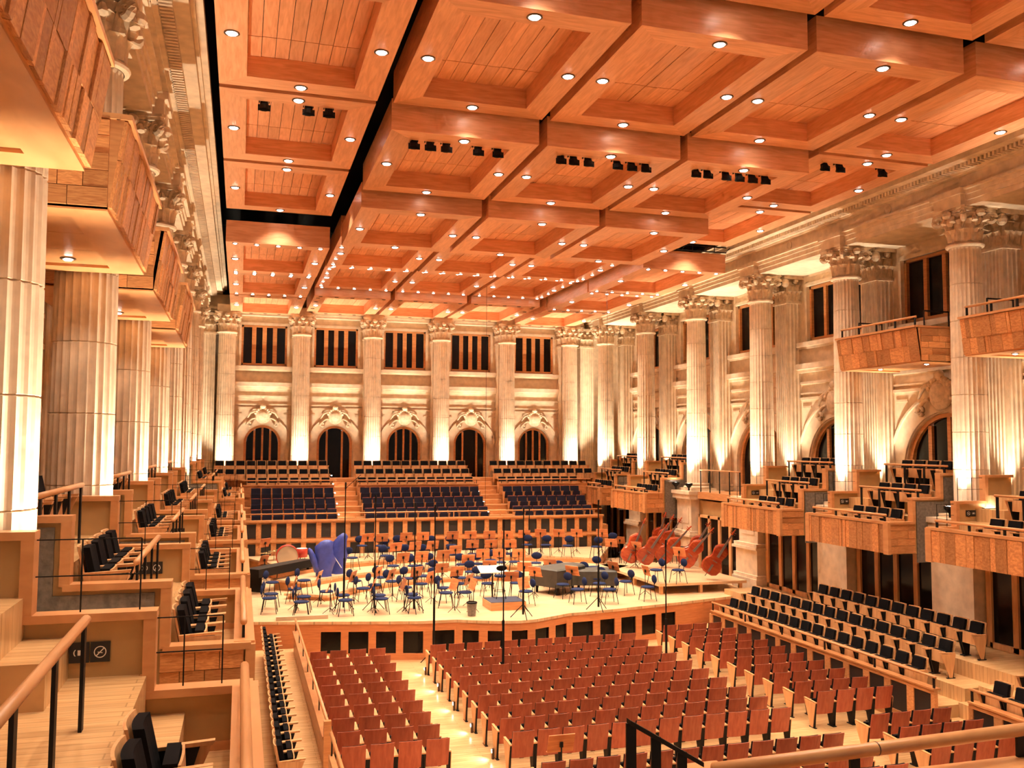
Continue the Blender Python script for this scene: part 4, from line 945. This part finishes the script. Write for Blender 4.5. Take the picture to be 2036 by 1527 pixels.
# double basses
def bass_meshes():
    half = [(0, .12), (.16, .13), (.29, .22), (.335, .40), (.30, .56), (.215, .68), (.20, .78), (.235, .92), (.24, 1.04), (.17, 1.14), (.06, 1.24), (0, 1.26)]
    out = half + [(-x, z) for x, z in half[-2:0:-1]]; n = len(out); cz = .65
    ring = lambda s, y: [(x*s, y, cz+(z-cz)*s) for x, z in out]
    b = MB(); v = ring(.9, -.115) + ring(1, -.09) + ring(1, .09) + ring(.9, .12)
    b.add(v, [tuple(range(n)), tuple(range(3*n, 4*n))] + [(k*n+i, k*n+(i+1) % n, (k+1)*n+(i+1) % n, (k+1)*n+i) for k in range(3) for i in range(n)])
    body = b.mesh('body', M['varnish'])
    neck = MB().hexa([(-.03, -.13, 1.15), (.03, -.13, 1.15), (.03, -.06, 1.15), (-.03, -.06, 1.15)], [(-.02, -.10, 1.66), (.02, -.10, 1.66), (.02, -.06, 1.66), (-.02, -.06, 1.66)]).mesh('neck', M['varnish'])
    fb = MB().hexa([(-.045, -.20, .78), (.045, -.20, .78), (.045, -.17, .78), (-.045, -.17, .78)], [(-.025, -.135, 1.66), (.025, -.135, 1.66), (.025, -.11, 1.66), (-.025, -.11, 1.66)]).mesh('fingerboard', M['ebony'])
    sc_ = MB().tube([(0, -.08, 1.64), (0, -.08, 1.80)], [.03, .025], 6)
    sc_.tube([(0, -.08+.05*cos(a)*(1-a/12)-.03, 1.83+.05*sin(a)*(1-a/12)) for a in [i*.7 for i in range(12)]], .022, 6)
    for q in (-1, 1):
        for z in (1.70, 1.76): sc_.tube([(0, -.08, z), (q*.1, -.08, z)], [.01, .012], 5)
    sc_ = sc_.mesh('scroll', M['varnish'])
    br = MB().box(-.08, .08, -.2, -.11, .60, .615).box(-.03, .03, -.16, -.12, .2, .48).mesh('bridge', M['ebony'])
    pin = MB().tube([(0, 0, .14), (0, 0, 0)], .012, 5).mesh('endpin', M['metal'])
    return [('body', body), ('neck', neck), ('fingerboard', fb), ('scroll', sc_), ('bridge', br), ('endpin', pin)]
BM = bass_meshes()
BASS = [((425,650),(575,290)), ((560,665),(800,315)), ((735,650),(985,380)), ((800,560),(905,230)), ((970,690),(1250,360)), ((1030,560),(1185,235)), ((1230,775),(1470,395)), ((1210,560),(1390,290)), ((1425,640),(1560,420))]
for i, (a, e) in enumerate(BASS):
    A = (1160+a[0]/5.09, 1000+a[1]/5.09); E_ = (1160+e[0]/5.09, 1000+e[1]/5.09)
    p = px(*A, z=STZ+.4); p.x = min(p.x, 18.9); tilt = math.atan2(E_[0]-A[0], A[1]-E_[1])
    t = thing('double_bass', 'red-brown double bass leaning right, %s from the left in the group' % ORD[i], 'double bass', (p.x, p.y, STZ+.4 + .30*sin(tilt)*.9), 0, 'double basses')
    t.scale = (1.15, 1.15, 1.15); t.rotation_euler = (R(4), tilt, R(-18 + random.uniform(-8, 8)))
    for nm, me in BM: link(nm, me, t)
for i, (ix, iy) in enumerate(((1360, 1083), (1405, 1073), (1345, 1068), (1450, 1085), (1238, 1080))):
    p = px(ix, iy, z=STZ+1.2); p.x = min(p.x, 19.2)
    t = thing('bass_stool', 'tall stool with black round seat among the double basses, %s' % ('nearest the second bass', 'right of centre', 'left of the column pedestal', 'rightmost', 'leftmost')[i], 'stool', (p.x, p.y, ground(p.x, p.y)), 0, 'bass players stools')
    MB().lathe([(.16, .74), (.19, .76), (.19, .8), (.15, .82)], 12).build('seat', M['black'], t)
    for q in range(4): MB().tube([(.1*cos(q*PI/2), .1*sin(q*PI/2), .75), (.22*cos(q*PI/2), .22*sin(q*PI/2), 0)], .014, 5).build('leg', M['metal'], t)
# harps under blue covers
def lobe(mb, pts, n=12):
    "loft of ellipses: (x, y, z, rx, ry)"
    o = []
    for j, (x, y, z, rx, ry) in enumerate(pts):
        for k in range(n):
            a = 2*PI*k/n; w_ = 1 + .13*sin(3*a+j*1.9) + .09*sin(5*a-j*1.4)
            o.append((x+rx*w_*cos(a), y+ry*w_*sin(a), z))
    m = len(pts)
    mb.add(o, [(j*n+k, j*n+(k+1) % n, (j+1)*n+(k+1) % n, (j+1)*n+k) for j in range(m-1) for k in range(n)] + [tuple(range(n)), tuple(range((m-1)*n, m*n))])
pa = px(643, 1166, z=STZ); pb = px(672, 1160, z=STZ)
t = thing('covered_harp', 'concert harp under a blue cloth cover, left one with a side arm', 'harp', (pa.x, pa.y, STZ), 0, 'covered harps')
b = MB(); lobe(b, [(.05, 0, .0, .3, .28), (.03, 0, .25, .32, .3), (.0, 0, .5, .28, .27), (.03, 0, .75, .34, .26), (.05, 0, 1.0, .36, .24), (.02, 0, 1.3, .34, .2), (.03, 0, 1.55, .33, .18), (.08, 0, 1.72, .25, .15), (.1, 0, 1.8, .1, .07)])
lobe(b, [(-.15, 0, .55, .2, .2), (-.28, 0, .8, .17, .17), (-.40, 0, 1.1, .14, .14), (-.5, 0, 1.32, .11, .11), (-.55, 0, 1.45, .07, .08), (-.57, 0, 1.5, .03, .03)]); b.build('cover', M['harp'], t, True)
t = thing('covered_harp', 'concert harp under a blue cloth cover, tall right one', 'harp', (pb.x, pb.y, STZ), 0, 'covered harps')
b = MB(); lobe(b, [(0, 0, 0, .28, .26), (0, 0, .3, .3, .28), (.0, 0, .55, .26, .25), (.02, 0, .85, .28, .22), (.02, 0, 1.1, .3, .2), (.04, 0, 1.4, .27, .18), (.08, 0, 1.65, .25, .16), (.14, 0, 1.85, .2, .13), (.18, 0, 1.96, .1, .07), (.19, 0, 1.99, .03, .03)]); b.build('cover', M['harp'], t, True)
MB().tube([(.1, -.3, .65), (-.3, -.3, 1.25), (-.38, -.3, 1.4)], .015, 5).build('strap', M['white'], t)
# percussion at stage left rear
p = px(566, 1110, z=STZ+.4)
t = thing('bass_drum', 'large bass drum with tan head and red shell at the left rear', 'drum', (2.75, -10.5, STZ))
b = MB(lambda x, y, z: (x, z, y)); b.lathe([(.42, -.2), (.46, -.2), (.46, .2), (.42, .2)], 26, (0, .95, 0), cap=False); b.build('shell', M['redlac'], t, True)
for q in (-1, 1):
    b = MB(lambda x, y, z: (x, z, y)); b.lathe([(0, q*.19), (.43, q*.19)], 26, (0, .95, 0), cap=False); b.build('drum_head', M['skin'], t)
    MB().tube([(q*.35, -.2, .6), (q*.42, -.28, 0)], .02, 6).build('leg', M['metal'], t); MB().tube([(q*.35, .2, .6), (q*.42, .28, 0)], .02, 6).build('leg', M['metal'], t)
p = px(592, 1095, z=STZ+1.0)
t = thing('tom_drum', 'small red drum on a stand right of the bass drum', 'drum', (p.x+.1, -10.2, STZ))
MB().lathe([(.22, .85), (.24, .86), (.24, 1.2), (.22, 1.21)], 20).build('shell', M['redlac'], t, True); MB().lathe([(0, 1.215), (.22, 1.215)], 20, cap=False).build('drum_head', M['white'], t)
for q in range(3): MB().tube([(.12*cos(q*2.1), .12*sin(q*2.1), .86), (.26*cos(q*2.1), .26*sin(q*2.1), 0)], .014, 5).build('leg', M['metal'], t)
for i, (ix, iy) in enumerate(((528, 1100), (545, 1096), (560, 1093))):
    p = px(ix, iy, z=STZ+1.0)
    t = thing('cymbal', 'pale cymbal on a stand at the left rear, %s from the left' % ORD[i], 'cymbal', (p.x, p.y, STZ), 0, 'cymbals')
    MB().lathe([(.0, 1.05), (.06, 1.04), (.07, 1.02), (.26, 1.0)], 18, cap=False).build('plate', M['brass'], t); MB().tube([(0, 0, .1), (0, 0, 1.04)], .012, 6).build('pole', M['metal'], t)
    for q in range(3): MB().tube([(0, 0, .3), (.25*cos(q*2.1), .25*sin(q*2.1), 0)], .01, 5).build('foot', M['metal'], t)
pA, pB = px(500, 1133, z=STZ+.9), px(612, 1112, z=STZ+.9); d = pB-pA; L = d.length
t = thing('covered_keyboard', 'long keyboard percussion under a black cover at stage left', 'keyboard percussion', ((pA.x+pB.x)/2, (pA.y+pB.y)/2, STZ), math.atan2(d.y, d.x))
MB().hexa([(-L/2, -.35, .62), (L/2, -.28, .62), (L/2, .28, .62), (-L/2, .35, .62)], [(-L/2, -.33, .92), (L/2, -.26, .92), (L/2, .26, .92), (-L/2, .33, .92)]).build('cover', M['metal'], t)
for q in (-1, 1):
    MB().box(q*L*.42-.03, q*L*.42+.03, -.25, .25, .05, .62).build('leg_frame', M['metal'], t)
x, y, g = hit(541, 1230, .05)
tag(MB().box(2.0, 3.6, -19.5, -19.3, STZ, STZ+.12).build('speaker_bar', M['skin']), 'low grey bar lying along the left stage edge', 'speaker bar')
# microphone stands
def mic(x, y, z0, z1, label, boom=0):
    t = thing('microphone_stand', label, 'microphone stand', (x, y, z0), 0, 'tall microphone stands')
    MB().tube([(0, 0, .12), (0, 0, (z1-z0)*.42)], .036, 8).build('lower_pole', M['metal'], t); MB().tube([(0, 0, (z1-z0)*.4), (0, 0, z1-z0)], .02, 6).build('upper_pole', M['metal'], t)
    for q in range(3): MB().tube([(0, 0, .45), (.42*cos(q*2.1+.5), .42*sin(q*2.1+.5), .01)], .014, 5).build('foot', M['metal'], t)
    MB().tube([(0, 0, z1-z0-.12), (0, -.02, z1-z0+.1)], .03, 8).build('microphone', M['metal'], t)
    if boom: MB().tube([(0, 0, z1-z0-.1), (boom, 0, z1-z0+abs(boom)*.7)], .01, 5).build('boom', M['metal'], t)
for i, (ix, iy0, iy1, gz, lab) in enumerate(((1000, 1375, 1040, 0, 'standing in the central chair block, left'), (1325, 1340, 1080, 0, 'standing at the right end of the central chair block'), (855, 1312, 1010, 0, 'standing on the floor before the stage'),
     (683, 1215, 965, STZ, 'on stage before the blue harps'), (744, 1215, 990, STZ, 'on stage right of the blue harps'), (823, 1218, 1005, STZ, 'on stage left of the podium'), (1040, 1250, 1015, STZ, 'at the stage edge right of the podium'), (1052, 1130, 1010, STZ, 'behind the podium among the winds'), (1190, 1255, 1000, STZ, 'at the right stage edge'))):
    q = px(ix, iy0, z=gz)
    if gz == STZ and q.y < front_at(q.x)+.25: q.y = front_at(q.x)+.3; q.x = px(ix, iy0, y=q.y).x
    if i == 2: q.y = min(q.y, front_at(q.x)-.6)
    zt = px(ix, iy1, y=q.y).z; mic(q.x, q.y, gz, zt, 'tall thin black microphone stand %s' % lab, .5 if i == 3 else 0)
# music stand left among the parterre chairs
p = px(1113, 1474, z=.94)
t = thing('music_stand', 'dark brown music stand standing among the parterre chairs near the camera', 'music stand', (p.x, p.y, 0), PI)
for nm in ('desk', 'pole'): link(nm, MS[nm], t)
for l in MS['legs']: link('foot', l, t)
# ------------------------------------------------------------------ gallery rail between the boxes, column floodlights
for side, X0, y0, y1, lab in ((1, 20.2, YRC[3]+1.0, YRC[2]-1.0, 'right'), (-1, -1.0, YLC[3]+1.0, YLC[2]-1.0, 'left')):
    t = thing('gallery_rail', 'thin dark gallery rail between two columns on the %s side' % lab, 'rail'); xw = 22.2 if side > 0 else -3.0
    MB().box(X0, xw, y0-.05, y1+.05, 4.45, 4.74).build('gallery_floor', M['wood'], t)
    MB().tube([(X0+side*.1, y0, 5.7), (X0+side*.1, y1, 5.7)], .025, 8).build('handrail', M['woodh'], t, True)
    for i in range(5):
        y = y0+.05+(y1-y0-.1)*i/4; MB().box(X0+side*.1-.012, X0+side*.1+.012, y-.03, y+.03, 4.74, 5.68).build('post', M['metal'], t)
b = MB(); b.lathe([(.05, .0), (.16, .12), (.17, .2), (.15, .2)], 14, cap=False); b.box(-.03, .03, -.03, .03, -.12, .02); ME_FL = b.mesh('housing', M['metal'])
ME_FLL = MB().lathe([(0, .19), (.15, .19)], 14, cap=False).mesh('lamp', M['lamp'])
for x, y, z, lab in ((19.9, YRC[2]-.7, 4.9, 'left of the stage-side column base'), (19.9, YRC[2]+.55, 4.9, 'behind the stage-side column base'), (19.75, YRC[4]-.4, 4.92, 'in the gap under the upper balcony'), (19.75, YRC[5]-.2, 4.92, 'in the gap at the right of the view'), (20.3, YRC[5]-1.0, 4.92, 'beside another lamp at the right')):
    t = thing('floodlight', 'small bright floodlight aimed up the column, %s' % lab, 'floodlight', (x, y, z), 0, 'column floodlights'); link('housing', ME_FL, t); link('lamp', ME_FLL, t)
# ------------------------------------------------------------------ foreground balcony rail
t = thing('balcony_rail', 'thick round wooden handrail of the near balcony at the bottom right', 'handrail')
A, B_ = px(1420, 1531, z=4.8), px(2120, 1439, z=4.8)
MB().tube([A, B_], .044, 14).build('handrail', M['woodh'], t, True)
MB().tube([(A.lerp(B_, .42)-(B_-A).normalized()*.004), A.lerp(B_, .42)+(B_-A).normalized()*.004], .0455, 14).build('joint', M['trim'], t)
q = B_-A; n_ = Vector((-q.y, q.x, 0)).normalized()
for k in (.36, .85):
    p = A.lerp(B_, k); MB().box(p.x-.035, p.x+.035, p.y-.012, p.y+.012, 4.6, 4.77).build('post', M['metal'], t)
MB().box(A.x+.1, B_.x+4, A.y-.12, A.y+.14, 4.55, 4.62).build('parapet_cap', M['woodh'], t)
MB().box(A.x+.1, B_.x+4, A.y-.05, A.y+.05, 3.2, 4.55).build('parapet', M['wood'], t)
t = thing('guard_rail', 'black flat steel guard rail at the bottom centre, sloping down', 'guard rail')
a, c = px(1250, 1435, y=-44.3), px(1395, 1518, y=-44.15)
d = (c-a); b = MB(); w_ = Vector((.025, 0, 0)); h_ = Vector((0, 0, .014)); dep = Vector((0, .03, 0))
b.hexa([a-dep-h_, c-dep-h_, c+dep-h_, a+dep-h_], [a-dep+h_, c-dep+h_, c+dep+h_, a+dep+h_]); b.build('top_bar', M['metal'], t)
for k in (.03, .36, .72):
    p = a.lerp(c, k); MB().box(p.x-.03, p.x+.03, p.y-.008, p.y+.008, 3.6, p.z).build('post', M['metal'], t)
p = px(1385, 1518, z=4.62)
tag(MB().box(p.x-.12, p.x+.16, p.y-.5, p.y+.02, 3.2, 4.62).build('newel_block', M['woodh']), 'orange wooden block beside the black guard rail at the bottom edge', 'newel post')
# lighting truss in the ceiling gap at the right
t = thing('lighting_truss', 'black lighting truss in the ceiling gap at the right', 'truss', (17.3, -17.77, 14.37))
MB().tube([(-1.7, 0, 0), (1.7, 0, 0)], .025, 6).build('chord', M['metal'], t); MB().tube([(-1.7, 0, .2), (1.7, 0, .2)], .025, 6).build('chord', M['metal'], t)
for q in (-1.2, 1.2): MB().tube([(q, 0, .2), (q, 0, 3.95)], .012, 5).build('hanger', M['metal'], t)
for i in range(8): MB().tube([(-1.7+.48*i, 0, 0), (-1.7+.48*i+(.2 if i % 2 else 0), 0, .2)], .016, 5).build('strut', M['metal'], t)
